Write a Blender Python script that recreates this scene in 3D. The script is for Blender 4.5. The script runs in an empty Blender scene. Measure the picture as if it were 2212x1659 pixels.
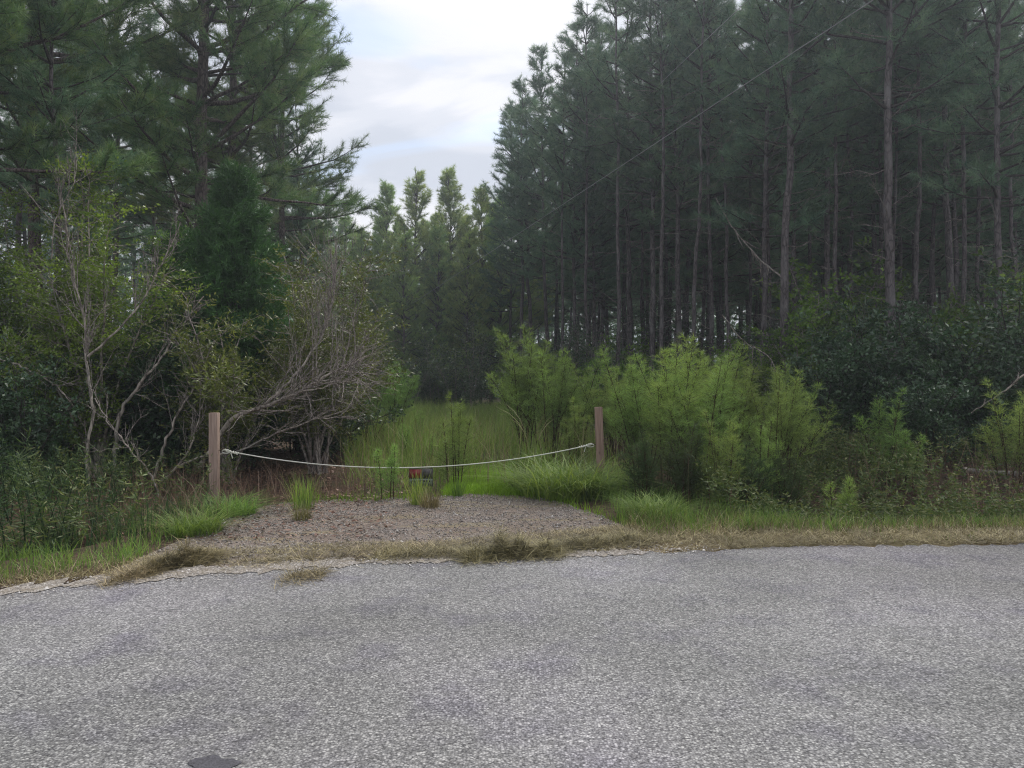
import bpy, math, random
import numpy as np

# ------------------------------------------------------------------ camera, sky, sun, exposure
SC = bpy.context.scene
COL = SC.collection
CAM_H = 1.25
cam = bpy.data.cameras.new('camera')
cam_o = bpy.data.objects.new('camera', cam)
COL.objects.link(cam_o)
cam.sensor_width = 36.0
cam.lens = 36.0 * 769.0 / 1024.0
cam.clip_start = 0.05
cam.clip_end = 3000.0
cam_o.location = (0, 0, CAM_H)
cam_o.rotation_euler = (math.radians(90), 0, 0)
SC.camera = cam_o

SUN_EL, SUN_AZ = math.radians(52), math.radians(28)      # azimuth measured from straight ahead (+y) to the right
world = bpy.data.worlds.new('World')
SC.world = world
world.use_nodes = True
wn, wl = world.node_tree.nodes, world.node_tree.links
wn.clear()
def wnode(t, **kw):
    n = wn.new(t)
    for k, v in kw.items():
        setattr(n, k, v)
    return n
sky = wnode('ShaderNodeTexSky', sky_type='NISHITA', sun_disc=False)
sky.sun_elevation = SUN_EL
sky.sun_rotation = SUN_AZ
bg_sky = wnode('ShaderNodeBackground')
bg_sky.inputs['Strength'].default_value = 0.15
wl.new(sky.outputs[0], bg_sky.inputs['Color'])
tc = wnode('ShaderNodeTexCoord')
sep = wnode('ShaderNodeSeparateXYZ')
wl.new(tc.outputs['Generated'], sep.inputs[0])
def wmath(op, a, b=None, clamp=False):
    n = wnode('ShaderNodeMath', operation=op, use_clamp=clamp)
    for i, v in enumerate((a, b)):
        if v is None: continue
        if isinstance(v, (int, float)): n.inputs[i].default_value = v
        else: wl.new(v, n.inputs[i])
    return n.outputs[0]
zz = wmath('ADD', wmath('MAXIMUM', sep.outputs[2], 0.0), 0.22)
px = wmath('DIVIDE', sep.outputs[0], zz)
py = wmath('DIVIDE', sep.outputs[1], zz)
comb = wnode('ShaderNodeCombineXYZ')
wl.new(px, comb.inputs[0]); wl.new(py, comb.inputs[1])
def cloud_noise(scale, rot, stretch, detail, loc, dist=0.6):
    m = wnode('ShaderNodeMapping')
    m.inputs['Rotation'].default_value = (0, 0, rot)
    m.inputs['Scale'].default_value = (1, stretch, 1)
    m.inputs['Location'].default_value = loc
    wl.new(comb.outputs[0], m.inputs[0])
    n = wnode('ShaderNodeTexNoise')
    n.inputs['Scale'].default_value = scale
    n.inputs['Detail'].default_value = detail
    n.inputs['Roughness'].default_value = 0.5
    n.inputs['Distortion'].default_value = dist
    wl.new(m.outputs[0], n.inputs['Vector'])
    return n.outputs['Fac']
def wramp(fac, stops):
    r = wnode('ShaderNodeValToRGB')
    e = r.color_ramp.elements
    e[0].position, e[0].color = stops[0][0], (*stops[0][1], 1)
    e[1].position, e[1].color = stops[-1][0], (*stops[-1][1], 1)
    for p, c in stops[1:-1]:
        k = e.new(p); k.color = (*c, 1)
    r.color_ramp.interpolation = 'EASE'
    wl.new(fac, r.inputs[0])
    return r.outputs[0]
shade = wramp(cloud_noise(1.5, 0.5, 2.0, 5, (3.1, 1.7, 0)), [(0.34, (0.48, 0.51, 0.58)), (0.45, (0.57, 0.59, 0.65)), (0.56, (0.69, 0.69, 0.73)), (0.70, (0.79, 0.785, 0.77))])
bg_cl = wnode('ShaderNodeBackground')
bg_cl.inputs['Strength'].default_value = 1.0
wl.new(shade, bg_cl.inputs['Color'])
cover = wramp(cloud_noise(0.9, 0.5, 2.4, 4, (1.4, 9.2, 0), 0.9), [(0.33, (0.55, 0.55, 0.55)), (0.44, (1, 1, 1))])
mixs = wnode('ShaderNodeMixShader')
wl.new(cover, mixs.inputs[0]); wl.new(bg_sky.outputs[0], mixs.inputs[1]); wl.new(bg_cl.outputs[0], mixs.inputs[2])
wout = wnode('ShaderNodeOutputWorld')
wl.new(mixs.outputs[0], wout.inputs['Surface'])

sun = bpy.data.lights.new('sun', 'SUN')
sun.energy = 3.0
sun.angle = math.radians(30)
sun.color = (1.0, 0.96, 0.9)
sun_o = bpy.data.objects.new('sun', sun)
COL.objects.link(sun_o)
from mathutils import Vector
sd = Vector((math.sin(SUN_AZ) * math.cos(SUN_EL), math.cos(SUN_AZ) * math.cos(SUN_EL), math.sin(SUN_EL)))
sun_o.rotation_euler = sd.to_track_quat('Z', 'Y').to_euler()
sun_o.location = sd * 100

SC.view_settings.view_transform = 'Standard'
SC.view_settings.look = 'None'
SC.view_settings.exposure = 0.5
SC.view_settings.gamma = 1.0
SC.view_settings.use_curve_mapping = False
SC.cycles.max_bounces = 6
SC.cycles.diffuse_bounces = 4
SC.cycles.glossy_bounces = 2
SC.cycles.transmission_bounces = 3
SC.cycles.transparent_max_bounces = 4
SC.cycles.caustics_reflective = False
SC.cycles.caustics_refractive = False
SC.cycles.use_denoising = True
SC.cycles.denoising_prefilter = 'NONE'
SC.cycles.filter_width = 1.15
SC.cycles.use_adaptive_sampling = False
SC.render.film_transparent = False

# ------------------------------------------------------------------ helpers
PXF, S2 = 769.0, 1024.0 / 2212.0
def GX(u, v):                       # where the sight line through a point of the photograph meets level ground
    d = CAM_H * PXF / (v * S2 - 384.0)
    return ((u * S2 - 512.0) / PXF * d, d)
def PX(u, v, d):                    # the place at distance d
    return np.array([(u * S2 - 512.0) / PXF * d, d, CAM_H - (v * S2 - 384.0) / PXF * d])
def XU(u, d):
    return (u * S2 - 512.0) / PXF * d

def smooth(a, b, x):
    t = np.clip((np.asarray(x, float) - a) / (b - a), 0, 1)
    return t * t * (3 - 2 * t)

EDGE = np.array([(-60, -12.0), (-12, 0.9), (-3.03, 4.52), (-2.3, 4.92), (-1.52, 5.2), (-0.4, 5.42), (0.65, 5.6), (2.2, 5.85), (3.97, 5.97), (12, 6.2), (60, 6.4)])
def road_edge(x):
    return np.interp(x, EDGE[:, 0], EDGE[:, 1])

_rs = np.random.RandomState(11)
_nk = _rs.uniform(0.25, 1.5, (10, 2)) * _rs.choice([-1, 1], (10, 2)); _np = _rs.uniform(0, 6.28, 10)
def bumpy(x, y):
    s = 0
    for (a, b), p in zip(_nk, _np):
        s = s + np.sin(a * x + b * y + p)
    return s / 10.0
def hgt(x, y):
    x = np.asarray(x, float); y = np.asarray(y, float)
    e = y - road_edge(x)
    z = -0.015 * np.ones_like(x + y)
    apron = smooth(-2.9, -2.0, x - 0.0) * (1 - smooth(1.7, 2.8, x))
    dr = np.exp(-((e - 2.0) / 0.75) ** 2) * smooth(1.9, 3.2, x) * 0.38
    dl = np.exp(-((e - 2.6) / 0.9) ** 2) * (1 - smooth(-4.2, -3.0, x)) * 0.3
    z = z - dr - dl
    rough = smooth(1.2, 4.0, e) * (0.25 + 0.75 * (1 - apron))
    z = z + rough * 0.14 * bumpy(x, y) + smooth(3.0, 6.0, e) * smooth(2.5, 4.5, x) * 0.12
    return z

class MB:
    """collects triangles, quads and tubes into one mesh"""
    def __init__(self):
        self.V, self.F, self.T, self.n = [], [], [], 0
    def add(self, v, f, tone=None):
        v = np.asarray(v, np.float32).reshape(-1, 3); f = np.asarray(f, np.int32)
        self.V.append(v); self.F.append(f + self.n)
        if tone is None: tone = np.zeros(len(v), np.float32)
        elif np.isscalar(tone): tone = np.full(len(v), tone, np.float32)
        self.T.append(np.asarray(tone, np.float32)); self.n += len(v)
    def tube(self, pts, rad, sides=5, tone=0.0, cap=True):
        pts = np.asarray(pts, float); n = len(pts)
        rad = np.broadcast_to(np.asarray(rad, float), (n,))
        d = np.gradient(pts, axis=0)
        d /= np.linalg.norm(d, axis=1)[:, None] + 1e-9
        ref = np.array([0.0, 0, 1]) if abs(d[:, 2]).mean() < 0.8 else np.array([1.0, 0, 0])
        a = np.cross(d, ref); a /= np.linalg.norm(a, axis=1)[:, None] + 1e-9
        b = np.cross(d, a)
        th = np.linspace(0, 2 * np.pi, sides, endpoint=False)
        ring = pts[:, None, :] + rad[:, None, None] * (np.cos(th)[None, :, None] * a[:, None, :] + np.sin(th)[None, :, None] * b[:, None, :])
        v = ring.reshape(-1, 3)
        i = np.arange(n - 1)[:, None] * sides; j = np.arange(sides)[None, :]; j2 = (j + 1) % sides
        f = np.stack([i + j, i + j2, i + sides + j2, i + sides + j], -1).reshape(-1, 4)
        self.add(v, f, tone)
        if cap:
            base = self.n
            self.add(np.vstack([pts[-1][None], ring[-1]]), np.stack([np.zeros(sides, int), 1 + np.arange(sides), 1 + (np.arange(sides) + 1) % sides], -1), tone)
    def needles(self, o, d, L, w, R, tone):
        o = np.asarray(o); n = len(o)
        s = np.cross(d, R.normal(size=(n, 3))); s /= np.linalg.norm(s, axis=1)[:, None] + 1e-9
        L = np.broadcast_to(L, (n,))[:, None]; w = np.broadcast_to(w, (n,))[:, None]
        v = np.stack([o - s * w / 2, o + s * w / 2, o + d * L], 1).reshape(-1, 3)
        self.add(v, np.arange(n * 3).reshape(-1, 3), np.repeat(tone, 3))
    def leaves(self, o, d, L, w, R, tone, up=0.4):
        o = np.asarray(o); n = len(o)
        nn = R.normal(size=(n, 3)) + np.array([0, 0, up * 2]); s = np.cross(d, nn); s /= np.linalg.norm(s, axis=1)[:, None] + 1e-9
        L = np.broadcast_to(L, (n,))[:, None]; w = np.broadcast_to(w, (n,))[:, None]
        nm = np.cross(s, d)
        v = np.stack([o, o + d * L * 0.45 - s * w / 2 + nm * w * 0.12, o + d * L, o + d * L * 0.45 + s * w / 2 + nm * w * 0.12], 1).reshape(-1, 3)
        self.add(v, np.arange(n * 4).reshape(-1, 4), np.repeat(tone, 4))
    def blades(self, b, az, h, w, lean, curl, R, tone, segs=3, yaw=None):
        n = len(b); b = np.asarray(b, float)
        t = np.linspace(0, 1, segs + 1)[None, :]
        dirv = np.stack([np.cos(az), np.sin(az), np.zeros(n)], 1)
        hor = lean[:, None] * t + curl[:, None] * t ** 2
        ver = h[:, None] * (t - 0.35 * np.clip(curl[:, None] / (h[:, None] + 1e-6), 0, 2) * t ** 2.5)
        c = b[:, None, :] + dirv[:, None, :] * hor[..., None]
        c[..., 2] += ver
        sa = az + np.pi / 2 if yaw is None else yaw
        sv = np.stack([np.cos(sa), np.sin(sa), np.zeros(n)], 1)
        ww = (w[:, None] * (1 - t ** 1.6) * 0.5 + 0.0003)
        l = c - sv[:, None, :] * ww[..., None]; r = c + sv[:, None, :] * ww[..., None]
        v = np.stack([l, r], 2).reshape(n, -1, 3)
        k = 2 * (segs + 1)
        q = np.array([[2 * i, 2 * i + 1, 2 * i + 3, 2 * i + 2] for i in range(segs)])
        f = (np.arange(n)[:, None, None] * k + q[None]).reshape(-1, 4)
        self.add(v.reshape(-1, 3), f, np.repeat(tone, k))
    def box(self, c, s, tone=0.0):
        c = np.array(c, float); s = np.array(s, float) / 2
        v = np.array([[x, y, z] for x in (-1, 1) for y in (-1, 1) for z in (-1, 1)]) * s + c
        self.add(v, [[0, 1, 3, 2], [4, 6, 7, 5], [0, 4, 5, 1], [2, 3, 7, 6], [0, 2, 6, 4], [1, 5, 7, 3]], tone)
    def mesh(self, name, mat, smooth_sh=False):
        me = bpy.data.meshes.new(name)
        V = np.concatenate(self.V); T = np.concatenate(self.T)
        cnt = np.concatenate([np.full(len(f), f.shape[1], np.int32) for f in self.F])
        loops = np.concatenate([f.ravel() for f in self.F]).astype(np.int32)
        me.vertices.add(len(V)); me.vertices.foreach_set('co', V.ravel())
        me.loops.add(len(loops)); me.loops.foreach_set('vertex_index', loops)
        me.polygons.add(len(cnt))
        start = np.concatenate([[0], np.cumsum(cnt)[:-1]]).astype(np.int32)
        me.polygons.foreach_set('loop_start', start)
        if smooth_sh:
            me.polygons.foreach_set('use_smooth', np.ones(len(cnt), bool))
        at = me.attributes.new('tone', 'FLOAT', 'POINT'); at.data.foreach_set('value', T)
        me.update(calc_edges=True)
        me.materials.append(mat)
        return me

def link(name, me, parent=None, loc=None):
    o = bpy.data.objects.new(name, me); COL.objects.link(o)
    if parent is not None: o.parent = parent
    if loc is not None: o.location = loc
    return o
def tag(o, label, cat, group=None):
    o['label'] = label; o['category'] = cat
    if group: o['group'] = group
    return o
def thing(name, label, cat, loc=(0, 0, 0), rotz=0.0, group=None, scale=1.0, tilt=(0, 0)):
    o = bpy.data.objects.new(name, None); COL.objects.link(o)
    o.location = loc; o.rotation_euler = (tilt[0], tilt[1], rotz)
    o.scale = (scale,) * 3 if np.isscalar(scale) else scale
    o.empty_display_size = 0.2
    return tag(o, label, cat, group)
def grow(name, parts, label, cat, x, y, rz=0.0, sc=1.0, group=None, tilt=(0, 0), sink=0.0):
    t = thing(name, label, cat, (x, y, float(hgt(x, y)) - sink), rz, group, sc, tilt)
    for pn, me in parts:
        c = link(pn, me, t)
        if pn == 'dead_branches': c['kind'] = 'stuff'
    return t
def rotz_dir(a, el):
    return np.stack([np.cos(a) * np.cos(el), np.sin(a) * np.cos(el), np.sin(el)], -1)

# ------------------------------------------------------------------ materials
def new_mat(name):
    m = bpy.data.materials.new(name); m.use_nodes = True
    nt = m.node_tree; nt.nodes.clear()
    return m, nt.nodes, nt.links
def ramp(N, Lk, fac, stops, interp='LINEAR'):
    r = N.new('ShaderNodeValToRGB'); r.color_ramp.interpolation = interp
    e = r.color_ramp.elements
    e[0].position, e[0].color = stops[0][0], (*stops[0][1], 1)
    e[1].position, e[1].color = stops[-1][0], (*stops[-1][1], 1)
    for p, c in stops[1:-1]:
        k = e.new(p); k.color = (*c, 1)
    Lk.new(fac, r.inputs[0]); return r.outputs[0]
def mixc(N, Lk, fac, a, b, mode='MIX'):
    n = N.new('ShaderNodeMix'); n.data_type = 'RGBA'; n.blend_type = mode
    for s, v in ((n.inputs[0], fac), (n.inputs[6], a), (n.inputs[7], b)):
        if isinstance(v, (int, float)): s.default_value = v
        elif isinstance(v, tuple): s.default_value = (*v, 1)
        else: Lk.new(v, s)
    return n.outputs[2]
def noise(N, Lk, vec, scale, detail=3, rough=0.5):
    n = N.new('ShaderNodeTexNoise')
    n.inputs['Scale'].default_value = scale; n.inputs['Detail'].default_value = detail; n.inputs['Roughness'].default_value = rough
    if vec is not None: Lk.new(vec, n.inputs['Vector'])
    return n.outputs['Fac']
def foliage_mat(name, cols, trans=0.3, rough=0.55, spec=0.25, patch=0.8, obj_var=0.12):
    m, N, L = new_mat(name)
    at = N.new('ShaderNodeAttribute'); at.attribute_name = 'tone'
    c = ramp(N, L, at.outputs['Fac'], [(i / (len(cols) - 1), k) for i, k in enumerate(cols)])
    geo = N.new('ShaderNodeNewGeometry')
    f = noise(N, L, geo.outputs['Position'], patch, 2)
    oi = N.new('ShaderNodeObjectInfo')
    hsv = N.new('ShaderNodeHueSaturation')
    def mr(src, lo, hi, a=0.3, b=0.7):
        r = N.new('ShaderNodeMapRange'); r.inputs[1].default_value = a; r.inputs[2].default_value = b
        r.inputs[3].default_value = lo; r.inputs[4].default_value = hi
        L.new(src, r.inputs[0]); return r.outputs[0]
    L.new(mr(f, 0.72, 1.3), hsv.inputs['Value'])
    L.new(mr(oi.outputs['Random'], 0.5 - obj_var * 0.2, 0.5 + obj_var * 0.12, 0, 1), hsv.inputs['Hue'])
    L.new(c, hsv.inputs['Color'])
    p = N.new('ShaderNodeBsdfPrincipled')
    p.inputs['Roughness'].default_value = rough
    p.inputs['Specular IOR Level'].default_value = spec
    L.new(hsv.outputs[0], p.inputs['Base Color'])
    tr = N.new('ShaderNodeBsdfTranslucent')
    L.new(mixc(N, L, 1.0, hsv.outputs[0], (1.15, 1.2, 0.7), 'MULTIPLY'), tr.inputs['Color'])
    mx = N.new('ShaderNodeMixShader'); mx.inputs[0].default_value = trans
    L.new(p.outputs[0], mx.inputs[1]); L.new(tr.outputs[0], mx.inputs[2])
    o = N.new('ShaderNodeOutputMaterial'); L.new(mx.outputs[0], o.inputs[0])
    return m
def bark_mat(name, dark, light, scale=14.0, stretch=0.25, bump=0.6, lich=None):
    m, N, L = new_mat(name)
    tcn = N.new('ShaderNodeTexCoord')
    mp = N.new('ShaderNodeMapping'); mp.inputs['Scale'].default_value = (1, 1, stretch)
    L.new(tcn.outputs['Object'], mp.inputs[0])
    vo = N.new('ShaderNodeTexVoronoi'); vo.feature = 'DISTANCE_TO_EDGE'; vo.inputs['Scale'].default_value = scale
    L.new(mp.outputs[0], vo.inputs['Vector'])
    f = noise(N, L, mp.outputs[0], scale * 1.7, 5, 0.65)
    f2 = noise(N, L, tcn.outputs['Object'], 1.3, 2)
    c = ramp(N, L, f, [(0.32, dark), (0.7, light)])
    crack = ramp(N, L, vo.outputs['Distance'], [(0.0, (0.35,) * 3), (0.12, (1,) * 3)])
    c = mixc(N, L, 1.0, c, crack, 'MULTIPLY')
    if lich:
        c = mixc(N, L, ramp(N, L, f2, [(0.5, (0,) * 3), (0.68, (0.7,) * 3)]), c, lich)
    p = N.new('ShaderNodeBsdfPrincipled'); p.inputs['Roughness'].default_value = 0.9; p.inputs['Specular IOR Level'].default_value = 0.15
    L.new(c, p.inputs['Base Color'])
    b = N.new('ShaderNodeBump'); b.inputs['Strength'].default_value = bump; b.inputs['Distance'].default_value = 0.02
    L.new(mixc(N, L, 0.5, crack, f), b.inputs['Height']); L.new(b.outputs[0], p.inputs['Normal'])
    o = N.new('ShaderNodeOutputMaterial'); L.new(p.outputs[0], o.inputs[0])
    return m
def ground_mat(name, build):
    m, N, L = new_mat(name)
    geo = N.new('ShaderNodeNewGeometry')
    col, height, dist, rough = build(N, L, geo.outputs['Position'])
    p = N.new('ShaderNodeBsdfPrincipled'); p.inputs['Roughness'].default_value = rough; p.inputs['Specular IOR Level'].default_value = 0.2
    L.new(col, p.inputs['Base Color'])
    b = N.new('ShaderNodeBump'); b.inputs['Strength'].default_value = 1.0; b.inputs['Distance'].default_value = dist
    L.new(height, b.inputs['Height']); L.new(b.outputs[0], p.inputs['Normal'])
    o = N.new('ShaderNodeOutputMaterial'); L.new(p.outputs[0], o.inputs[0])
    return m
def voro(N, L, vec, scale, out='Color', feature='F1'):
    v = N.new('ShaderNodeTexVoronoi'); v.feature = feature; v.inputs['Scale'].default_value = scale
    L.new(vec, v.inputs['Vector']); return v.outputs[out]
def sepx(N, L, c):
    s = N.new('ShaderNodeSeparateColor'); L.new(c, s.inputs[0]); return s.outputs[0]

def road_build(N, L, P):
    cell = sepx(N, L, voro(N, L, P, 98.0))
    dist = voro(N, L, P, 98.0, 'Distance')
    cell2 = sepx(N, L, voro(N, L, P, 150.0))
    chips = ramp(N, L, cell, [(0.0, (0.055, 0.055, 0.06)), (0.30, (0.13, 0.13, 0.135)), (0.6, (0.27, 0.27, 0.27)), (0.85, (0.44, 0.44, 0.43)), (1.0, (0.62, 0.62, 0.59))])
    gap = ramp(N, L, dist, [(0.30, (1, 1, 1)), (0.75, (0.2, 0.2, 0.22))])
    c = mixc(N, L, 1.0, chips, gap, 'MULTIPLY')
    c = mixc(N, L, 0.35, c, ramp(N, L, cell2, [(0, (0.14,) * 3), (1, (0.60, 0.60, 0.57))]))
    c = mixc(N, L, 1.0, c, (0.87, 0.868, 0.87), 'MULTIPLY')
    c = mixc(N, L, 1.0, c, ramp(N, L, noise(N, L, P, 0.28, 3, 0.6), [(0.35, (0.82, 0.80, 0.80)), (0.65, (1.1, 1.1, 1.12))]), 'MULTIPLY')
    big = noise(N, L, P, 0.55, 4, 0.55)
    c = mixc(N, L, 0.5, c, ramp(N, L, big, [(0.3, (0.32, 0.34, 0.33)), (0.5, (0.5, 0.5, 0.5)), (0.7, (0.60, 0.57, 0.62))]), 'OVERLAY')
    patch = noise(N, L, P, 2.3, 3, 0.6)
    c = mixc(N, L, ramp(N, L, patch, [(0.5, (0,) * 3), (0.7, (0.8,) * 3)]), c, mixc(N, L, 1.0, c, (0.74, 0.72, 0.82), 'MULTIPLY'))
    # short broken cracks running along the road
    mp = N.new('ShaderNodeMapping'); mp.inputs['Scale'].default_value = (0.35, 2.6, 1); mp.inputs['Rotation'].default_value = (0, 0, 0.12); L.new(P, mp.inputs[0])
    wob = N.new('ShaderNodeVectorMath'); wob.operation = 'ADD'
    nz = N.new('ShaderNodeTexNoise'); nz.inputs['Scale'].default_value = 5.0; L.new(P, nz.inputs['Vector'])
    sc = N.new('ShaderNodeVectorMath'); sc.operation = 'SCALE'; sc.inputs[3].default_value = 0.25; L.new(nz.outputs['Color'], sc.inputs[0])
    L.new(mp.outputs[0], wob.inputs[0]); L.new(sc.outputs[0], wob.inputs[1])
    ed = voro(N, L, wob.outputs[0], 1.0, 'Distance', 'DISTANCE_TO_EDGE')
    cr = ramp(N, L, ed, [(0.004, (1,) * 3), (0.012, (0,) * 3)])
    cm = mixc(N, L, 1.0, cr, ramp(N, L, noise(N, L, P, 0.9, 2), [(0.56, (0,) * 3), (0.64, (0.4,) * 3)]), 'MULTIPLY')
    c = mixc(N, L, cm, c, (0.03, 0.03, 0.032))
    h = mixc(N, L, 0.6, gap, chips)
    return c, h, 0.006, 0.85
def gravel_build(N, L, P):
    cell = sepx(N, L, voro(N, L, P, 88.0)); dist = voro(N, L, P, 88.0, 'Distance')
    chips = ramp(N, L, cell, [(0.0, (0.12, 0.10, 0.095)), (0.4, (0.25, 0.225, 0.21)), (0.75, (0.42, 0.39, 0.37)), (0.93, (0.58, 0.55, 0.53)), (1.0, (0.78, 0.75, 0.71))])
    gap = ramp(N, L, dist, [(0.3, (1,) * 3), (0.75, (0.3, 0.27, 0.25))])
    c = mixc(N, L, 1.0, chips, gap, 'MULTIPLY')
    dirt = ramp(N, L, noise(N, L, P, 14, 4, 0.65), [(0.3, (0.15, 0.11, 0.09)), (0.7, (0.30, 0.245, 0.20))])
    c = mixc(N, L, ramp(N, L, noise(N, L, P, 1.4, 5, 0.6), [(0.38, (0.1,) * 3), (0.58, (0.85,) * 3)]), c, dirt)
    straw = ramp(N, L, noise(N, L, P, 30, 3, 0.7), [(0.3, (0.18, 0.15, 0.09)), (0.7, (0.36, 0.31, 0.20))])
    mp = N.new('ShaderNodeMapping'); mp.inputs['Scale'].default_value = (0.7, 2.6, 1); mp.inputs['Rotation'].default_value = (0, 0, -0.1); L.new(P, mp.inputs[0])
    c = mixc(N, L, ramp(N, L, noise(N, L, mp.outputs[0], 1.5, 4, 0.6), [(0.52, (0,) * 3), (0.62, (0.7,) * 3)]), c, straw)
    c = mixc(N, L, 1.0, c, (0.84, 0.825, 0.815), 'MULTIPLY')
    return c, mixc(N, L, 0.5, gap, chips), 0.008, 0.9
def sand_build(N, L, P):
    cell = sepx(N, L, voro(N, L, P, 90.0)); dist = voro(N, L, P, 90.0, 'Distance')
    c = ramp(N, L, cell, [(0.0, (0.10, 0.09, 0.08)), (0.5, (0.22, 0.20, 0.18)), (1.0, (0.42, 0.39, 0.36))])
    c = mixc(N, L, ramp(N, L, noise(N, L, P, 9, 4, 0.6), [(0.4, (0,) * 3), (0.7, (0.6,) * 3)]), c, (0.2, 0.165, 0.12))
    return c, dist, 0.004, 0.9
def thatch_build(N, L, P):
    mp = N.new('ShaderNodeMapping'); mp.inputs['Scale'].default_value = (0.5, 1.4, 1); L.new(P, mp.inputs[0])
    c = ramp(N, L, noise(N, L, mp.outputs[0], 60, 3, 0.7), [(0.3, (0.075, 0.055, 0.03)), (0.55, (0.2, 0.155, 0.085)), (0.75, (0.33, 0.27, 0.16))])
    c = mixc(N, L, ramp(N, L, noise(N, L, P, 1.8, 4, 0.6), [(0.5, (0,) * 3), (0.66, (0.5,) * 3)]), c, (0.10, 0.13, 0.045))
    return c, noise(N, L, mp.outputs[0], 60, 3, 0.7), 0.02, 0.95
def soil_build(N, L, P):
    n1 = noise(N, L, P, 24, 5, 0.7); n2 = noise(N, L, P, 0.9, 4, 0.6); n3 = noise(N, L, P, 5, 3, 0.6)
    litter = ramp(N, L, n1, [(0.3, (0.03, 0.02, 0.015)), (0.5, (0.085, 0.052, 0.036)), (0.72, (0.18, 0.115, 0.08))])
    moss = ramp(N, L, n1, [(0.3, (0.02, 0.028, 0.01)), (0.7, (0.075, 0.09, 0.03))])
    c = mixc(N, L, ramp(N, L, n2, [(0.46, (0,) * 3), (0.62, (0.7,) * 3)]), litter, moss)
    c = mixc(N, L, ramp(N, L, n3, [(0.5, (0,) * 3), (0.75, (0.5,) * 3)]), c, (0.13, 0.085, 0.06))
    return c, n1, 0.05, 0.95

M_ROAD = ground_mat('chip seal', road_build)
M_GRAVEL = ground_mat('gravel', gravel_build)
M_SAND = ground_mat('sandy grit', sand_build)
M_THATCH = ground_mat('thatch', thatch_build)
M_SOIL = ground_mat('leaf litter', soil_build)
M_PINE = foliage_mat('pine needles', [(0.054, 0.120, 0.084), (0.124, 0.224, 0.144), (0.222, 0.332, 0.192)], trans=0.2, obj_var=0.15)
M_PINE_L = foliage_mat('pine needles fresh', [(0.050, 0.109, 0.048), (0.119, 0.218, 0.086), (0.258, 0.337, 0.133)], trans=0.25)
M_PINE_Y = foliage_mat('young pine needles', [(0.122, 0.220, 0.089), (0.261, 0.382, 0.135), (0.451, 0.528, 0.180)], trans=0.25)
M_CEDAR = foliage_mat('cedar sprays', [(0.031, 0.080, 0.029), (0.058, 0.150, 0.042), (0.096, 0.230, 0.058)], trans=0.15)
M_LEAF_Y = foliage_mat('yellow green leaves', [(0.050, 0.113, 0.017), (0.112, 0.209, 0.029), (0.250, 0.404, 0.056)], trans=0.4, spec=0.5, rough=0.4)
M_LEAF_D = foliage_mat('dark broad leaves', [(0.017, 0.045, 0.020), (0.043, 0.089, 0.039), (0.093, 0.149, 0.070)], trans=0.25, spec=0.5, rough=0.38)
M_MYRTLE = foliage_mat('wax myrtle leaves', [(0.043, 0.071, 0.015), (0.098, 0.136, 0.030), (0.185, 0.214, 0.050)], trans=0.3, spec=0.4, rough=0.45)
M_FENNEL = foliage_mat('feathery weed', [(0.092, 0.164, 0.050), (0.223, 0.348, 0.099), (0.367, 0.511, 0.149)], trans=0.35)
M_GRASS = foliage_mat('green grass', [(0.068, 0.126, 0.033), (0.151, 0.251, 0.057), (0.289, 0.377, 0.098)], trans=0.35, patch=1.5)
M_MEADOW = foliage_mat('meadow grass', [(0.088, 0.156, 0.039), (0.200, 0.312, 0.078), (0.350, 0.432, 0.143)], trans=0.35, patch=1.5)
M_BANK = foliage_mat('bank plants', [(0.02, 0.045, 0.018), (0.05, 0.095, 0.035), (0.11, 0.16, 0.06)], trans=0.3, patch=1.5)
M_LIME = foliage_mat('lime grass', [(0.140, 0.231, 0.024), (0.252, 0.385, 0.036), (0.365, 0.508, 0.060)], trans=0.35, patch=1.5)
M_WEED = foliage_mat('mixed weeds', [(0.043, 0.082, 0.028), (0.102, 0.150, 0.048), (0.217, 0.226, 0.095)], trans=0.3, patch=1.2)
M_STRAW = foliage_mat('cut straw', [(0.070, 0.059, 0.028), (0.200, 0.178, 0.081), (0.420, 0.389, 0.209)], trans=0.15, patch=2.0)
M_HAY = foliage_mat('matted hay', [(0.055, 0.047, 0.024), (0.218, 0.189, 0.097), (0.589, 0.504, 0.291)], trans=0.1, patch=3.0)
M_DEAD = foliage_mat('dead stalks', [(0.081, 0.047, 0.034), (0.189, 0.121, 0.081), (0.378, 0.284, 0.203)], trans=0.1, patch=2.0)
M_LITTER = foliage_mat('fallen leaves', [(0.056, 0.031, 0.021), (0.154, 0.084, 0.056), (0.280, 0.182, 0.126)], trans=0.05, patch=2.0)
M_PBARK = bark_mat('pine bark', (0.05, 0.038, 0.036), (0.19, 0.15, 0.14), 16, 0.3, 0.8)
M_PBARK_G = bark_mat('grey pine bark', (0.06, 0.05, 0.052), (0.2, 0.175, 0.175), 16, 0.3, 0.7, lich=(0.2, 0.19, 0.19))
M_TWIG = bark_mat('grey twigs', (0.17, 0.145, 0.13), (0.44, 0.39, 0.35), 30, 0.3, 0.3)
M_TWIG_D = bark_mat('dark twigs', (0.03, 0.025, 0.022), (0.1, 0.085, 0.08), 30, 0.3, 0.3)
M_PALE = bark_mat('pale smooth bark', (0.2, 0.17, 0.145), (0.54, 0.48, 0.41), 10, 0.5, 0.3, lich=(0.22, 0.22, 0.2))
M_STEM = bark_mat('weed stems', (0.035, 0.022, 0.015), (0.10, 0.06, 0.035), 40, 0.2, 0.2)

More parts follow.
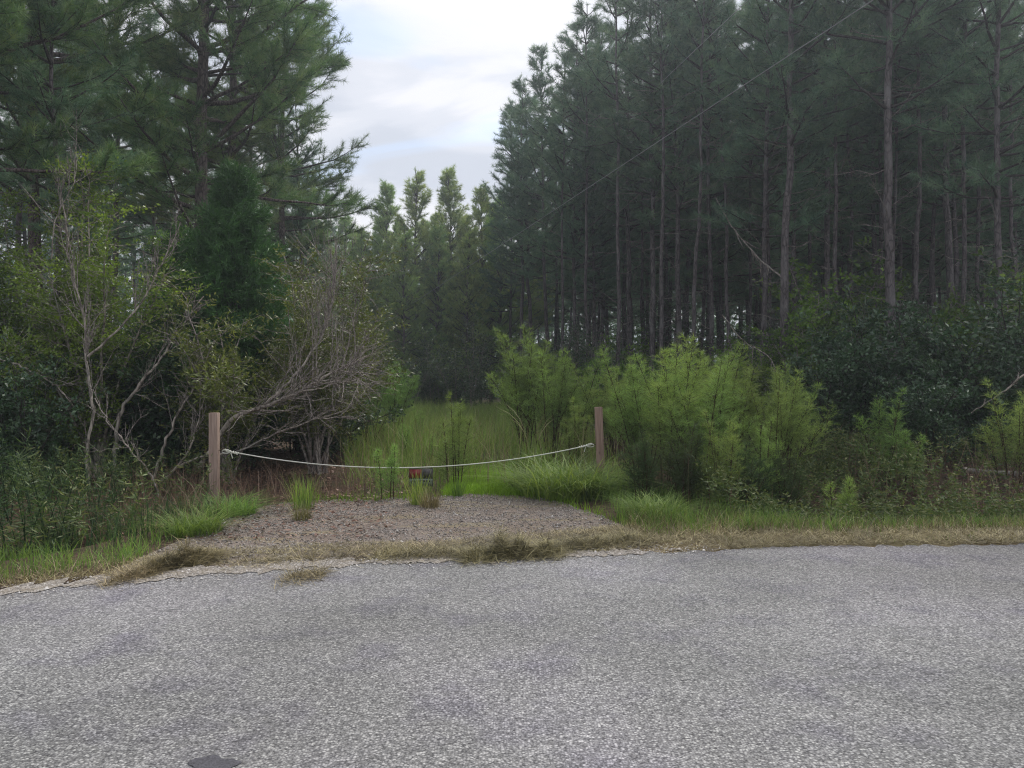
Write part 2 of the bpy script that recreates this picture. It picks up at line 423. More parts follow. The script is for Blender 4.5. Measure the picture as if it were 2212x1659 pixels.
def pebble_m():
    m, N, L = new_mat('loose stones')
    at = N.new('ShaderNodeAttribute'); at.attribute_name = 'tone'
    c = ramp(N, L, at.outputs['Fac'], [(0, (0.08, 0.068, 0.06)), (0.6, (0.2, 0.18, 0.16)), (0.85, (0.38, 0.355, 0.34)), (1, (0.62, 0.6, 0.58))])
    p = N.new('ShaderNodeBsdfPrincipled'); p.inputs['Roughness'].default_value = 0.8; L.new(c, p.inputs['Base Color'])
    o = N.new('ShaderNodeOutputMaterial'); L.new(p.outputs[0], o.inputs[0]); return m
M_STONE = pebble_m()
def flat_mat(name, col, rough=0.6, metal=0.0, var=0.0, scale=40):
    m, N, L = new_mat(name)
    p = N.new('ShaderNodeBsdfPrincipled'); p.inputs['Roughness'].default_value = rough; p.inputs['Metallic'].default_value = metal
    tcn = N.new('ShaderNodeTexCoord')
    f = noise(N, L, tcn.outputs['Object'], scale, 4, 0.6)
    a = tuple(c * (1 - var) for c in col); b = tuple(min(1, c * (1 + var)) for c in col)
    L.new(ramp(N, L, f, [(0.3, a), (0.7, b)]), p.inputs['Base Color'])
    o = N.new('ShaderNodeOutputMaterial'); L.new(p.outputs[0], o.inputs[0]); return m
def wood_mat(name, a, b, seed):
    m, N, L = new_mat(name)
    tcn = N.new('ShaderNodeTexCoord')
    mp = N.new('ShaderNodeMapping'); mp.inputs['Scale'].default_value = (1, 1, 0.05); mp.inputs['Location'].default_value = (seed, seed, 0)
    L.new(tcn.outputs['Object'], mp.inputs[0])
    f = noise(N, L, mp.outputs[0], 70, 5, 0.6)
    c = ramp(N, L, f, [(0.3, a), (0.7, b)])
    mp2 = N.new('ShaderNodeMapping'); mp2.inputs['Scale'].default_value = (1, 1, 0.5); mp2.inputs['Location'].default_value = (seed * 3, 0, seed); L.new(tcn.outputs['Object'], mp2.inputs[0])
    kn = voro(N, L, mp2.outputs[0], 9.0, 'Distance')
    c = mixc(N, L, ramp(N, L, kn, [(0.10, (0.75,) * 3), (0.17, (0,) * 3)]), c, (0.09, 0.055, 0.04))
    ck = N.new('ShaderNodeMapping'); ck.inputs['Scale'].default_value = (1, 1, 0.02); L.new(tcn.outputs['Object'], ck.inputs[0])
    cr = voro(N, L, ck.outputs[0], 45, 'Distance', 'DISTANCE_TO_EDGE')
    c = mixc(N, L, ramp(N, L, cr, [(0.01, (0.5,) * 3), (0.04, (0,) * 3)]), c, (0.12, 0.08, 0.06))
    p = N.new('ShaderNodeBsdfPrincipled'); p.inputs['Roughness'].default_value = 0.85; p.inputs['Specular IOR Level'].default_value = 0.2
    L.new(c, p.inputs['Base Color'])
    bu = N.new('ShaderNodeBump'); bu.inputs['Strength'].default_value = 0.5; bu.inputs['Distance'].default_value = 0.004
    L.new(f, bu.inputs['Height']); L.new(bu.outputs[0], p.inputs['Normal'])
    o = N.new('ShaderNodeOutputMaterial'); L.new(p.outputs[0], o.inputs[0]); return m

# ------------------------------------------------------------------ the setting: ground, road, apron, verge
def grid_sheet(name, xs, ys, zf, mat):
    X, Y = np.meshgrid(xs, ys); Z = zf(X, Y)
    nx, ny = len(xs), len(ys)
    mb = MB(); i = np.arange(ny - 1)[:, None] * nx + np.arange(nx - 1)[None]
    mb.add(np.stack([X, Y, Z], -1).reshape(-1, 3), np.stack([i, i + 1, i + nx + 1, i + nx], -1).reshape(-1, 4))
    o = link(name, mb.mesh(name, mat, True)); o['kind'] = 'structure'; return o
def axis(lo, hi, step, far):
    a = np.arange(lo, hi + 1e-6, step); g = []
    k, s = hi, step
    while k < far: s *= 1.35; k += s; g.append(k)
    h = []; k, s = lo, step
    while k > -far: s *= 1.35; k -= s; h.append(k)
    return np.array(h[::-1] + list(a) + g)
def ground_z(x, y):
    z = hgt(x, y)
    return np.where(y < road_edge(x), np.minimum(z, -0.06), z)
grid_sheet('ground', axis(-14, 16, 0.12, 1200), axis(2, 22, 0.12, 1200), ground_z, M_SOIL)

def strip(name, xs, y0f, y1f, z0, nrow, mat, zf=None):
    mb = MB(); n = len(xs)
    t = np.linspace(0, 1, nrow)[:, None]
    y0, y1 = y0f(xs), y1f(xs)
    X = np.repeat(xs[None], nrow, 0); Y = y0[None] * (1 - t) + y1[None] * t
    Z = np.full_like(X, z0) if zf is None else zf(X, Y)
    i = np.arange(nrow - 1)[:, None] * n + np.arange(n - 1)[None]
    mb.add(np.stack([X, Y, Z], -1).reshape(-1, 3), np.stack([i, i + 1, i + n + 1, i + n], -1).reshape(-1, 4))
    o = link(name, mb.mesh(name, mat, True)); o['kind'] = 'structure'; return o
rj = np.random.RandomState(3)
xs = np.concatenate([np.linspace(-60, -9, 60), np.arange(-8.9, 9.9, 0.035), np.linspace(10, 60, 50)])
jit = np.convolve(rj.normal(0, 0.045, len(xs)), np.ones(3) / 3, 'same') + np.convolve(rj.normal(0, 0.12, len(xs)), np.ones(15) / 15, 'same')
ZR = 0.012
strip('road', xs, lambda x: road_edge(x) - 6.8, lambda x: road_edge(x) + jit, ZR, 24, M_ROAD)
# broken skirt of the asphalt's edge
mb = MB(); ye = road_edge(xs) + jit
top = np.stack([xs, ye, np.full_like(xs, ZR)], 1); bot = np.stack([xs, ye + 0.03, np.full_like(xs, -0.08)], 1)
i = np.arange(len(xs) - 1)[:, None]; n = len(xs)
mb.add(np.vstack([top, bot]), np.hstack([i, i + 1, i + 1 + n, i + n]))
o = link('road_edge', mb.mesh('road_edge', M_ROAD)); o['kind'] = 'structure'
def apron_back(x):
    pts = [GX(150, 1275), GX(300, 1205), GX(400, 1160), GX(480, 1120), GX(560, 1092), GX(640, 1078), GX(760, 1078), GX(900, 1072), GX(1050, 1064), GX(1200, 1078), GX(1262, 1100), GX(1330, 1128), GX(1400, 1150)]
    p = np.array(pts); j = 0.05 * np.sin(x * 9) + 0.05 * np.sin(x * 23 + 1) + 0.03 * np.sin(x * 61)
    return np.interp(x, p[:, 0], p[:, 1]) + j
ax0, ax1 = GX(150, 1275)[0], GX(1400, 1150)[0]
xa = np.arange(ax0, ax1, 0.05)
strip('gravel_apron', xa, lambda x: road_edge(x) - 0.1, lambda x: np.maximum(apron_back(x), road_edge(x) - 0.05), 0, 40, M_GRAVEL,
      lambda X, Y: np.maximum(hgt(X, Y), -0.03) + 0.010 + 0.006 * bumpy(X * 4, Y * 4))
xg = np.arange(ax0 - 1.5, 1.6, 0.02)
sj = 0.06 * np.sin(xg * 6.3) + 0.05 * np.sin(xg * 15 + 2) + 0.03 * np.sin(xg * 37)
sj2 = np.convolve(rj.normal(0, 0.05, len(xg)), np.ones(3) / 3, 'same') + np.convolve(rj.normal(0, 0.22, len(xg)), np.ones(13) / 13, 'same')
strip('sandy_shoulder', xg, lambda x: np.minimum(road_edge(x) - 0.03 + sj2 * 0.8, road_edge(x) + 0.16 + sj - 0.12 * smooth(0.0, 1.4, x) - sj2), lambda x: road_edge(x) + 0.16 + sj - 0.12 * smooth(0.0, 1.4, x) - sj2, 0, 8, M_SAND,
      lambda X, Y: 0.0165 + 0 * X)
xv = np.arange(0.9, 14, 0.05)
strip('verge', xv, lambda x: road_edge(x) - 0.05, lambda x: road_edge(x) + 0.95 + 0.06 * np.sin(x * 5), 0, 16, M_THATCH,
      lambda X, Y: np.maximum(hgt(X, Y), -0.2) + 0.014 + 0.012 * bumpy(X * 5, Y * 5))
# blot of tar on the near lane
mb = MB(); th = np.linspace(0, 2 * np.pi, 26, endpoint=False)
cx, cy = GX(455, 1662); rr = 0.07 * (1 + 0.15 * np.sin(3 * th + 1) + 0.1 * np.sin(5 * th) + 0.09 * np.random.RandomState(4).normal(size=26))
v = np.stack([cx + rr * np.cos(th) * 1.1, cy + rr * np.sin(th) * 0.9, np.full(26, ZR + 0.003)], 1)
mb.add(np.vstack([[cx, cy, ZR + 0.004], v]), np.stack([np.zeros(26, int), 1 + np.arange(26), 1 + (np.arange(26) + 1) % 26], 1))
tag(link('tar_blot', mb.mesh('tar_blot', flat_mat('tar', (0.05, 0.048, 0.058), 0.8, 0, 0.75, 160))), 'small dark tar patch stuck on the near road surface', 'tar patch')

# ------------------------------------------------------------------ scatter: stones, straw, grass (nobody could count them)
def in_apron(x, y, pad=0.0):
    return (x > ax0) & (x < ax1) & (y < apron_back(x) + pad) & (y > road_edge(x))
def stuff(name, mb, mat, label=None, sm=False):
    o = link(name, mb.mesh(name, mat, sm)); o['kind'] = 'stuff'
    if label: o['label'] = label
    return o
def stones(n, seed):
    R = np.random.RandomState(seed)
    x = R.uniform(ax0, ax1, n * 3); y = R.uniform(4.4, 8.8, n * 3)
    k = in_apron(x, y); x, y = x[k][:n], y[k][:n]; n = len(x)
    s = np.exp(R.normal(-5.2, 0.42, n))
    ico = np.array([[1, 0, 0], [-1, 0, 0], [0, 1, 0], [0, -1, 0], [0, 0, 0.75], [0, 0, -0.5]], float)
    fc = np.array([[0, 2, 4], [2, 1, 4], [1, 3, 4], [3, 0, 4], [2, 0, 5], [1, 2, 5], [3, 1, 5], [0, 3, 5]])
    v = ico[None] * s[:, None, None] * R.uniform(0.6, 1.3, (n, 6, 1))
    a = R.uniform(0, 6.28, n); ca, sa = np.cos(a)[:, None], np.sin(a)[:, None]
    vx = v[..., 0] * ca - v[..., 1] * sa + x[:, None]; vy = v[..., 0] * sa + v[..., 1] * ca + y[:, None]
    vz = v[..., 2] + (np.maximum(hgt(x, y), -0.03) + 0.014)[:, None]
    mb = MB(); mb.add(np.stack([vx, vy, vz], -1).reshape(-1, 3), (np.arange(n)[:, None, None] * 6 + fc[None]).reshape(-1, 3), np.repeat(R.beta(1.6, 1.6, n), 6))
    return mb
_g = stones(17000, 5)
_q = np.random.RandomState(6); _n = 3500; _x = _q.uniform(ax0 - 0.8, 1.6, _n); _y = road_edge(_x) + _q.normal(0.02, 0.13, _n); _s = np.exp(_q.normal(-5.5, 0.4, _n))
_o = np.array([[1, 0, 0], [-1, 0, 0], [0, 1, 0], [0, -1, 0], [0, 0, 0.8]], float); _f = np.array([[0, 2, 4], [2, 1, 4], [1, 3, 4], [3, 0, 4]])
_v = _o[None] * _s[:, None, None] * _q.uniform(0.6, 1.3, (_n, 5, 1)) + np.stack([_x, _y, np.full(_n, ZR + 0.005)], 1)[:, None]
_g.add(_v.reshape(-1, 3), (np.arange(_n)[:, None, None] * 5 + _f[None]).reshape(-1, 3), np.repeat(_q.beta(2, 1.3, _n), 5))
stuff('gravel', _g, M_STONE, 'loose pale stones scattered over the gravel apron')

def straws(mb, x, y, z, R, L=(0.06, 0.2), w=(0.002, 0.005), up=0.25, az=None, tone=None, segs=2):
    n = len(x); a = R.uniform(0, 6.28, n) if az is None else az
    l = R.uniform(L[0], L[1], n); e = np.abs(R.normal(0, up, n))
    b = np.stack([x, y, z], 1)
    mb.blades(b, a, l * np.sin(e) + 0.004, R.uniform(w[0], w[1], n), l * np.cos(e) * 0.6, l * np.cos(e) * 0.4 * R.uniform(-1, 1, n), R,
              R.uniform(0, 1, n) if tone is None else tone, segs, yaw=a + np.pi / 2 + R.normal(0, 0.3, n))
R = np.random.RandomState(21); mb = MB()
n = 34000; x = R.uniform(0.7, 6.4, n); e = R.beta(1.3, 1.5, n) * 1.05; y = road_edge(x) + e - 0.02
patchy = bumpy(x * 3, y * 5) + 0.35 * smooth(0.7, 2.5, x)
k = patchy + R.normal(0, 0.15, n) > -0.12; x, y = x[k], y[k]
straws(mb, x, y, np.maximum(hgt(x, y), -0.2) + 0.016 + R.uniform(0, 0.03, len(x)), R, up=0.13)
n = 22000; x = R.uniform(-2.9, 2.2, n); y = road_edge(x) + np.abs(R.normal(0.3, 0.4, n))
k = (bumpy(x * 2.2 + 3, y * 7) > 0.02 + 0.1 * (x < 0)) & (y < 8); x, y = x[k], y[k]
straws(mb, x, y, np.maximum(hgt(x, y), -0.03) + 0.02, R, up=0.12, L=(0.05, 0.14))
n = 6000; x = R.uniform(-6.5, -2.0, n); y = road_edge(x) + 0.25 + np.abs(R.normal(0.0, 0.28, n))
straws(mb, x, y, hgt(x, y) + 0.015, R, up=0.25)
n = 5200; x = R.uniform(-2.4, 2.2, n); y = R.uniform(5.4, 8.6, n); k = bumpy(x * 1.6, y * 5 + 2) > 0.25; x, y = x[k], y[k]
straws(mb, x, y, np.maximum(hgt(x, y), -0.03) + 0.018, R, up=0.08, L=(0.04, 0.11))
n = 9000; x = R.uniform(1.0, 7.0, n); y = road_edge(x) + R.uniform(0.55, 1.5, n)
turf_n = len(x); hh_ = R.uniform(0.05, 0.2, turf_n)
mb.blades(np.stack([x, y, hgt(x, y) - 0.01], 1), R.uniform(0, 6.28, n), hh_, R.uniform(0.003, 0.006, n), hh_ * R.normal(0, 0.4, n), hh_ * R.uniform(0.1, 1.0, n), R, R.uniform(0, 1, n), 3, yaw=R.uniform(0, 6.28, n))
stuff('cut_grass', mb, M_STRAW, 'dry mown grass clippings strewn along the road edge')

def turf(mb, x, y, R, h, w=(0.003, 0.007), tone=None, segs=3, curlf=0.7, z=None):
    n = len(x); hh = R.uniform(h[0], h[1], n)
    b = np.stack([x, y, (hgt(x, y) if z is None else z) - 0.01], 1)
    mb.blades(b, R.uniform(0, 6.28, n), hh, R.uniform(w[0], w[1], n), hh * R.normal(0, 0.22, n), hh * R.uniform(0.1, curlf, n), R,
              R.beta(1.8, 1.8, n) if tone is None else tone, segs, yaw=R.uniform(0, 6.28, n))
def clump_xy(n, nc, x0, x1, y0, y1, sd, R, keep):
    cx, cy = R.uniform(x0, x1, nc), R.uniform(y0, y1, nc)
    i = R.randint(0, nc, n); x = cx[i] + R.normal(0, sd, n); y = cy[i] + R.normal(0, sd, n)
    k = keep(x, y); return x[k], y[k]
def edge_off(x, y): return y - road_edge(x)
R = np.random.RandomState(31); mb = MB()
x, y = clump_xy(26000, 420, -7.5, -2.2, 3.0, 9.5, 0.13, R, lambda x, y: (edge_off(x, y) > 0.42 + 0.12 * np.sin(x * 4)) & (edge_off(x, y) < 2.3) & ~in_apron(x, y, 0.05))
turf(mb, x, y, R, (0.06, 0.2))
x, y = clump_xy(13000, 420, 1.0, 7.5, 6.2, 8.2, 0.10, R, lambda x, y: (edge_off(x, y) > 0.62) & (edge_off(x, y) < 1.5) & ~in_apron(x, y, 0.02))
turf(mb, x, y, R, (0.06, 0.22))
x, y = clump_xy(900, 60, 1.2, 6.5, 6.0, 7.0, 0.05, R, lambda x, y: (edge_off(x, y) > 0.12) & (edge_off(x, y) < 0.8))
turf(mb, x, y, R, (0.03, 0.09))
x, y = clump_xy(4200, 120, 1.0, 3.0, 6.1, 8.9, 0.09, R, lambda x, y: (y > apron_back(np.minimum(x, ax1)) - 0.06 - 0.05 * np.sin(x * 17)) & (edge_off(x, y) > 0.45))
turf(mb, x, y, R, (0.08, 0.26), (0.003, 0.008))
stuff('verge_grass', mb, M_GRASS, 'short green grass growing along both verges')
# tall meadow grass down the overgrown track
R = np.random.RandomState(41); mb = MB()
def track_l(y): return np.interp(y, [8, 12, 20, 36], [-1.75, -2.6, -4.3, -5.6])
def track_r(y): return np.interp(y, [8, 12, 20, 36], [1.6, 1.8, 1.2, 0.2])
x, y = clump_xy(42000, 1500, -6, 2.4, 8.7, 34, 0.16, R, lambda x, y: (x > track_l(y)) & (x < track_r(y)) & (y > 8.85 + 0.1 * np.sin(x * 7)) & ~((x > -0.75) & (x < 0.45) & (y < 10.6 + 0.3 * np.sin(x * 5))))
hs = (0.3 + 0.5 * smooth(9, 12.5, y)) * (0.75 + 0.5 * (bumpy(x * 2, y * 2) + 0.5))
n = len(x); hh = R.uniform(0.45, 1.0, n) * hs
mb.blades(np.stack([x, y, hgt(x, y) - 0.01], 1), R.uniform(0, 6.28, n), hh, R.uniform(0.005, 0.011, n), hh * R.normal(0, 0.28, n), hh * R.uniform(0, 0.75, n), R, np.clip(R.beta(1.5, 1.5, n) * 0.8 + 0.5 * bumpy(x * 1.5, y * 1.5) + 0.1, 0, 1), 3, yaw=R.uniform(0, 6.28, n))
ms = MB(); n = 1500; x = R.uniform(-5, 1.6, n); y = 9.2 + 14 * R.beta(1, 2, n); k = (x > track_l(y)) & (x < track_r(y)); x, y = x[k], y[k]; n = len(x); hh = R.uniform(0.4, 1.05, n)
ms.blades(np.stack([x, y, hgt(x, y) - 0.01], 1), R.uniform(0, 6.28, n), hh, R.uniform(0.004, 0.009, n), hh * R.normal(0, 0.25, n), hh * R.uniform(0, 0.6, n), R, R.uniform(0.3, 1, n), 4, yaw=R.uniform(0, 6.28, n))
stuff('seeding_stalks', ms, M_STRAW, 'pale seeding stalks standing in the track grass')
stuff('meadow_grass', mb, M_MEADOW, 'tall green grass filling the old track beyond the rope')
R = np.random.RandomState(42); mb = MB()
x, y = clump_xy(26000, 500, -1.0, 1.0, 8.6, 12, 0.1, R, lambda x, y: (x > -0.8) & (x < 0.9) & (y > 8.72 + 0.07 * np.sin(x * 9)) & (y < 12.5))
turf(mb, x, y, R, (0.05, 0.15), (0.005, 0.010))
x = R.uniform(-2.4, 1.7, 1500); y = apron_back(x) + R.normal(0.0, 0.13, 1500)
turf(mb, x, y, R, (0.03, 0.16), tone=R.uniform(0, 0.5, 1500))
stuff('lime_grass', mb, M_LIME, 'low bright yellow green grass patch behind the rope')
# weeds on the right bank and under the trees
R = np.random.RandomState(51); mb = MB(); md = MB()
def weeds(n, x0, x1, y0, y1, keep, h, L, w, perplant, R, mb, spread=0.07):
    cx, cy = R.uniform(x0, x1, n), R.uniform(y0, y1, n); k = keep(cx, cy); cx, cy = cx[k], cy[k]
    n = len(cx); hh = R.uniform(h[0], h[1], n) * (0.75 + 0.5 * (bumpy(cx * 2.5, cy * 2.5) + 0.5)) * np.where((cx > 2.2) & (cx < 4.2), 0.6, 1.0)
    lx, ly = R.normal(0, 0.18, n) * hh, R.normal(0, 0.18, n) * hh
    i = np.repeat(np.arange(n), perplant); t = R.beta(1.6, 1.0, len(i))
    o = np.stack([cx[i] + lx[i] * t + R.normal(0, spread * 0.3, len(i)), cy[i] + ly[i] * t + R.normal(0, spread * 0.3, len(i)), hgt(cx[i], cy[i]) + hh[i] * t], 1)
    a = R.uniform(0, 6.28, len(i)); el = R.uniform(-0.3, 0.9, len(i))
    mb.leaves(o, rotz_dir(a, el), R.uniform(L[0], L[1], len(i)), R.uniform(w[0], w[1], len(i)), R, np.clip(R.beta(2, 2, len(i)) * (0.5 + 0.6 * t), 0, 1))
    return cx, cy, hh, lx, ly
keep = lambda x, y: (edge_off(x, y) > 1.15) & (x > 1.9) & ~((x > 4.9) & (y > 8.0) & (R.uniform(0, 1, len(x)) < 0.75))
weeds(5200, 1.8, 10.5, 6.9, 12.5, keep, (0.25, 0.62), (0.03, 0.075), (0.01, 0.022), 26, R, mb)
keepl = lambda x, y: (edge_off(x, y) > 1.3) & (x < -2.4) & ~in_apron(x, y, 0.3) & (R.uniform(0, 1, len(x)) < 0.9)
weeds(750, -9, -2.4, 5.0, 9.6, lambda x, y: keepl(x, y) & (x < -3.2), (0.2, 0.6), (0.04, 0.11), (0.008, 0.018), 26, R, mb)
tg = MB(); n = 5200; x = R.uniform(-8.5, -2.9, n); y = R.uniform(4.8, 9.2, n)
k = keepl(x, y) & (bumpy(x * 2, y * 2) + R.normal(0, 0.1, n) > -0.05); x, y = x[k], y[k]; n = len(x)
hh = R.uniform(0.2, 0.75, n) * (0.6 + 0.6 * smooth(-3.2, -4.6, x))
tg.blades(np.stack([x, y, hgt(x, y) - 0.01], 1), R.uniform(0, 6.28, n), hh, R.uniform(0.004, 0.011, n), hh * R.normal(0, 0.3, n), hh * R.uniform(0, 0.9, n), R, R.beta(1.3, 2.2, n), 4, yaw=R.uniform(0, 6.28, n))
stuff('bank_grass', tg, M_BANK, 'taller ragged grass on the left bank')
stuff('weeds', mb, M_WEED, 'tangle of low leafy weeds on the banks')
# dead reddish stalks
n = 3600; x = R.uniform(1.7, 9.5, n); y = R.uniform(7.6, 12.0, n)
k = (bumpy(x * 1.8, y * 1.8 + 4) > 0.02); x, y = x[k], y[k]
turf(md, x, y, R, (0.25, 0.75), (0.004, 0.008), segs=2, curlf=0.5)
n = 1300; x = R.uniform(-4.4, -1.6, n); y = R.uniform(6.9, 9.6, n)
k = ~in_apron(x, y, 0.1); x, y = x[k], y[k]
turf(md, x, y, R, (0.12, 0.55), (0.003, 0.007), segs=2, curlf=0.7)
stuff('dead_stalks', md, M_DEAD, 'dry brown dead stalks standing among the weeds')
# fallen leaves and pine straw
R = np.random.RandomState(61); mb = MB()
n = 26000; x = R.uniform(-9, 11, n); y = R.uniform(6.6, 15, n); k = (edge_off(x, y) > 1.6) & ~in_apron(x, y, -0.25) & ~((x > -1.0) & (x < 1.6)); x, y = x[k], y[k]; n = len(x)
mb.leaves(np.stack([x, y, hgt(x, y) + R.uniform(0, 0.03, n)], 1), rotz_dir(R.uniform(0, 6.28, n), R.normal(0, 0.25, n)), R.uniform(0.03, 0.08, n), R.uniform(0.012, 0.04, n), R, R.uniform(0, 1, n), up=1.5)
n = 1500; x = R.uniform(-2.9, -1.0, n); y = R.uniform(6.2, 8.8, n); k = x < -1.5 - (y - 8.6) * 0.25 + R.normal(0, 0.15, n); x, y = x[k], y[k]; n = len(x)
mb.leaves(np.stack([x, y, np.maximum(hgt(x, y), -0.03) + 0.018 + R.uniform(0, 0.01, n)], 1), rotz_dir(R.uniform(0, 6.28, n), R.normal(0, 0.15, n)), R.uniform(0.02, 0.06, n), R.uniform(0.006, 0.03, n), R, R.uniform(0, 1, n), up=1.5)
stuff('fallen_leaves', mb, M_LITTER, 'brown fallen leaves and pine straw on the soil')

# ------------------------------------------------------------------ pines
def curve_branch(p0, az, el0, el1, L, R, n=7, wob=0.08):
    t = np.linspace(0, 1, n); el = el0 + (el1 - el0) * t ** 1.3 + R.normal(0, wob, n)
    a = az + np.cumsum(R.normal(0, wob, n))
    d = rotz_dir(a, el); pts = p0 + np.vstack([np.zeros(3), np.cumsum(d[:-1] * L / (n - 1), 0)])
    return pts, d
def tufts(mb, o, d, R, per, L, w, spread=0.75, tone0=0.5):
    n = len(o); i = np.repeat(np.arange(n), per); k = len(i)
    dd = d[i] * 0.9 + R.normal(0, spread, (k, 3)); dd /= np.linalg.norm(dd, axis=1)[:, None]
    back = R.uniform(0, 0.12, k)[:, None]
    tn = np.clip(np.repeat(R.normal(tone0, 0.2, n), per) + R.normal(0, 0.12, k), 0, 1)
    mb.needles(o[i] - d[i] * back, dd, R.uniform(L * 0.7, L * 1.15, k), w, R, tn)
def pine(seed, H=14.0, cb=0.42, rad=1.9, r0=0.13, whorl=0.5, nb=4, twigs=7, per=22, needle=0.19, nw=0.008, dead=True, top_el=0.9, droop=0.0, pointy=0.55, bmat=None, nmat=None, limbs_separate=False, minz_az=None):
    R = np.random.RandomState(seed)
    tr, br, cr, dd = MB(), MB(), MB(), MB()
    zt = np.linspace(0, H, 24); wx = np.cumsum(R.normal(0, 0.022, 24)); wy = np.cumsum(R.normal(0, 0.022, 24)); wx -= wx[0]; wy -= wy[0]
    rad_t = r0 * (1 - zt / H) ** 0.8 + 0.012; rad_t[0] *= 1.25
    P = np.stack([wx, wy, zt], 1)
    zt2 = zt.copy(); P[0, 2] = -0.25
    tr.tube(P, rad_t, 12)
    at = lambda z: np.array([np.interp(z, zt2, wx), np.interp(z, zt2, wy), z])
    O, D = [], []; limbs = []
    z = cb * H
    while z < H - 0.15:
        t = (z - cb * H) / (H * (1 - cb))
        for b in range(nb):
            az = R.uniform(0, 2 * np.pi)
            L = rad * (1 - t) ** pointy * R.uniform(0.55, 1.12) * (0.75 + 0.25 * min(1, t * 5)) + 0.15
            if t < 0.12 and R.uniform() < 0.35: continue
            el0 = -droop + 0.15 + t * top_el * 0.8 + R.normal(0, 0.12)
            pts, ds = curve_branch(at(z + R.uniform(-0.12, 0.12)), az, el0, el0 + 0.45, L, R)
            r = 0.010 + 0.014 * L
            tgt = br
            if limbs_separate and L > rad * 0.62 and len(limbs) < 22:
                tgt = MB(); limbs.append(tgt); r *= 1.0
            tgt.tube(pts, np.linspace(r, 0.005, len(pts)), 5, cap=False)
            nt = max(3, int(twigs * (0.45 + L / rad * 0.7)))
            for q in range(nt):
                s = R.uniform(0.36 if limbs_separate and L > rad * 0.5 else 0.22, 1.0); idx = s * (len(pts) - 1); i0 = int(min(idx, len(pts) - 2)); f = idx - i0
                p = pts[i0] * (1 - f) + pts[i0 + 1] * f
                side = R.choice([-1, 1]) * R.uniform(0.4, 1.1) if s < 0.93 else R.normal(0, 0.3)
                a2 = math.atan2(ds[i0][1], ds[i0][0]) + side
                l2 = (0.22 + 0.42 * L * (1 - s * 0.7)) * R.uniform(0.5, 1.0); l2 = min(l2, 1.1)
                e2 = R.uniform(-0.1, 0.7)
                tp, td = curve_branch(p, a2, e2, e2 + 0.35, l2, R, 4, 0.12)
                br.tube(tp, np.linspace(0.007, 0.003, 4), 3, cap=False)
                ns = max(1, int(l2 / 0.17))
                for m in range(ns + 1):
                    g = 1 - m * 0.17 / max(l2, 0.17) * R.uniform(0.7, 1.0)
                    if g < 0.15: break
                    O.append(tp[0] + (tp[-1] - tp[0]) * g); D.append(td[-1])
            O.append(pts[-1]); D.append(ds[-1])
        z += whorl * R.uniform(0.7, 1.3)
    O.append(at(H)); D.append(np.array([0, 0, 1.0]))
    tufts(cr, np.array(O), np.array(D), R, per, needle, nw)
    if dead:
        z = 0.8
        while z < (cb + 0.12) * H:
            az = R.uniform(0, 6.28); L = R.uniform(0.25, 1.4) * (0.4 + z / (cb * H)); el = R.uniform(-0.15, 0.75)
            pts, ds = curve_branch(at(z), az, el, el + R.uniform(-0.3, 0.5), L, R, 5, 0.16)
            dd.tube(pts, np.linspace(0.010, 0.003, 5), 3, cap=False)
            for q in range(R.randint(0, 4)):
                k = R.randint(1, 4); tp, _ = curve_branch(pts[k], az + R.normal(0, 0.9), el + R.uniform(-0.2, 0.6), el + 0.4, L * R.uniform(0.2, 0.5), R, 3, 0.15)
                dd.tube(tp, np.linspace(0.005, 0.002, 3), 3, cap=False)
            z += R.uniform(0.12, 0.5)
    parts = [('trunk', tr.mesh('pine_trunk', bmat or M_PBARK, True)), ('branches', br.mesh('pine_branches', M_TWIG_D)), ('crown', cr.mesh('pine_crown', nmat or M_PINE))]
    if dead: parts.append(('dead_branches', dd.mesh('pine_dead_branches', M_TWIG)))
    for l in limbs: parts.append(('limb', l.mesh('pine_limb', bmat or M_PBARK, True)))
    return parts

STAND = [pine(100 + i, H=14, cb=0.34 + 0.05 * (i % 3), rad=1.85 + 0.25 * (i % 2), r0=0.062 + 0.012 * (i % 3), nb=5, twigs=9, per=26, needle=0.2, nw=0.011, bmat=M_PBARK_G) for i in range(6)]
YOUNG = [pine(200 + i, H=10, cb=0.16, rad=2.3, r0=0.07, nb=6, twigs=9, per=28, nw=0.013, nmat=M_PINE_Y, pointy=0.7, top_el=1.1, whorl=0.42) for i in range(3)]
HERO = [pine(300, H=17, cb=0.25, rad=3.7, r0=0.15, nb=4, whorl=0.5, twigs=20, per=36, needle=0.21, nw=0.009, nmat=M_PINE_L, droop=0.12, limbs_separate=True, pointy=0.45),
        pine(301, H=17, cb=0.30, rad=3.4, r0=0.13, nb=4, whorl=0.5, twigs=18, per=28, needle=0.21, nw=0.009, nmat=M_PINE_L, droop=0.05, limbs_separate=True, pointy=0.45)]

RP = np.random.RandomState(7)
def put_pine(kind, u, d, label, sc=1.0, group=None, rz=None, tilt=None, name='pine_tree', cat='pine tree'):
    tl = tilt if tilt is not None else (RP.normal(0, 0.012), RP.normal(0, 0.012))
    return grow(name, kind, label, cat, XU(u, d), d, RP.uniform(0, 6.28) if rz is None else rz, sc, group, tl)
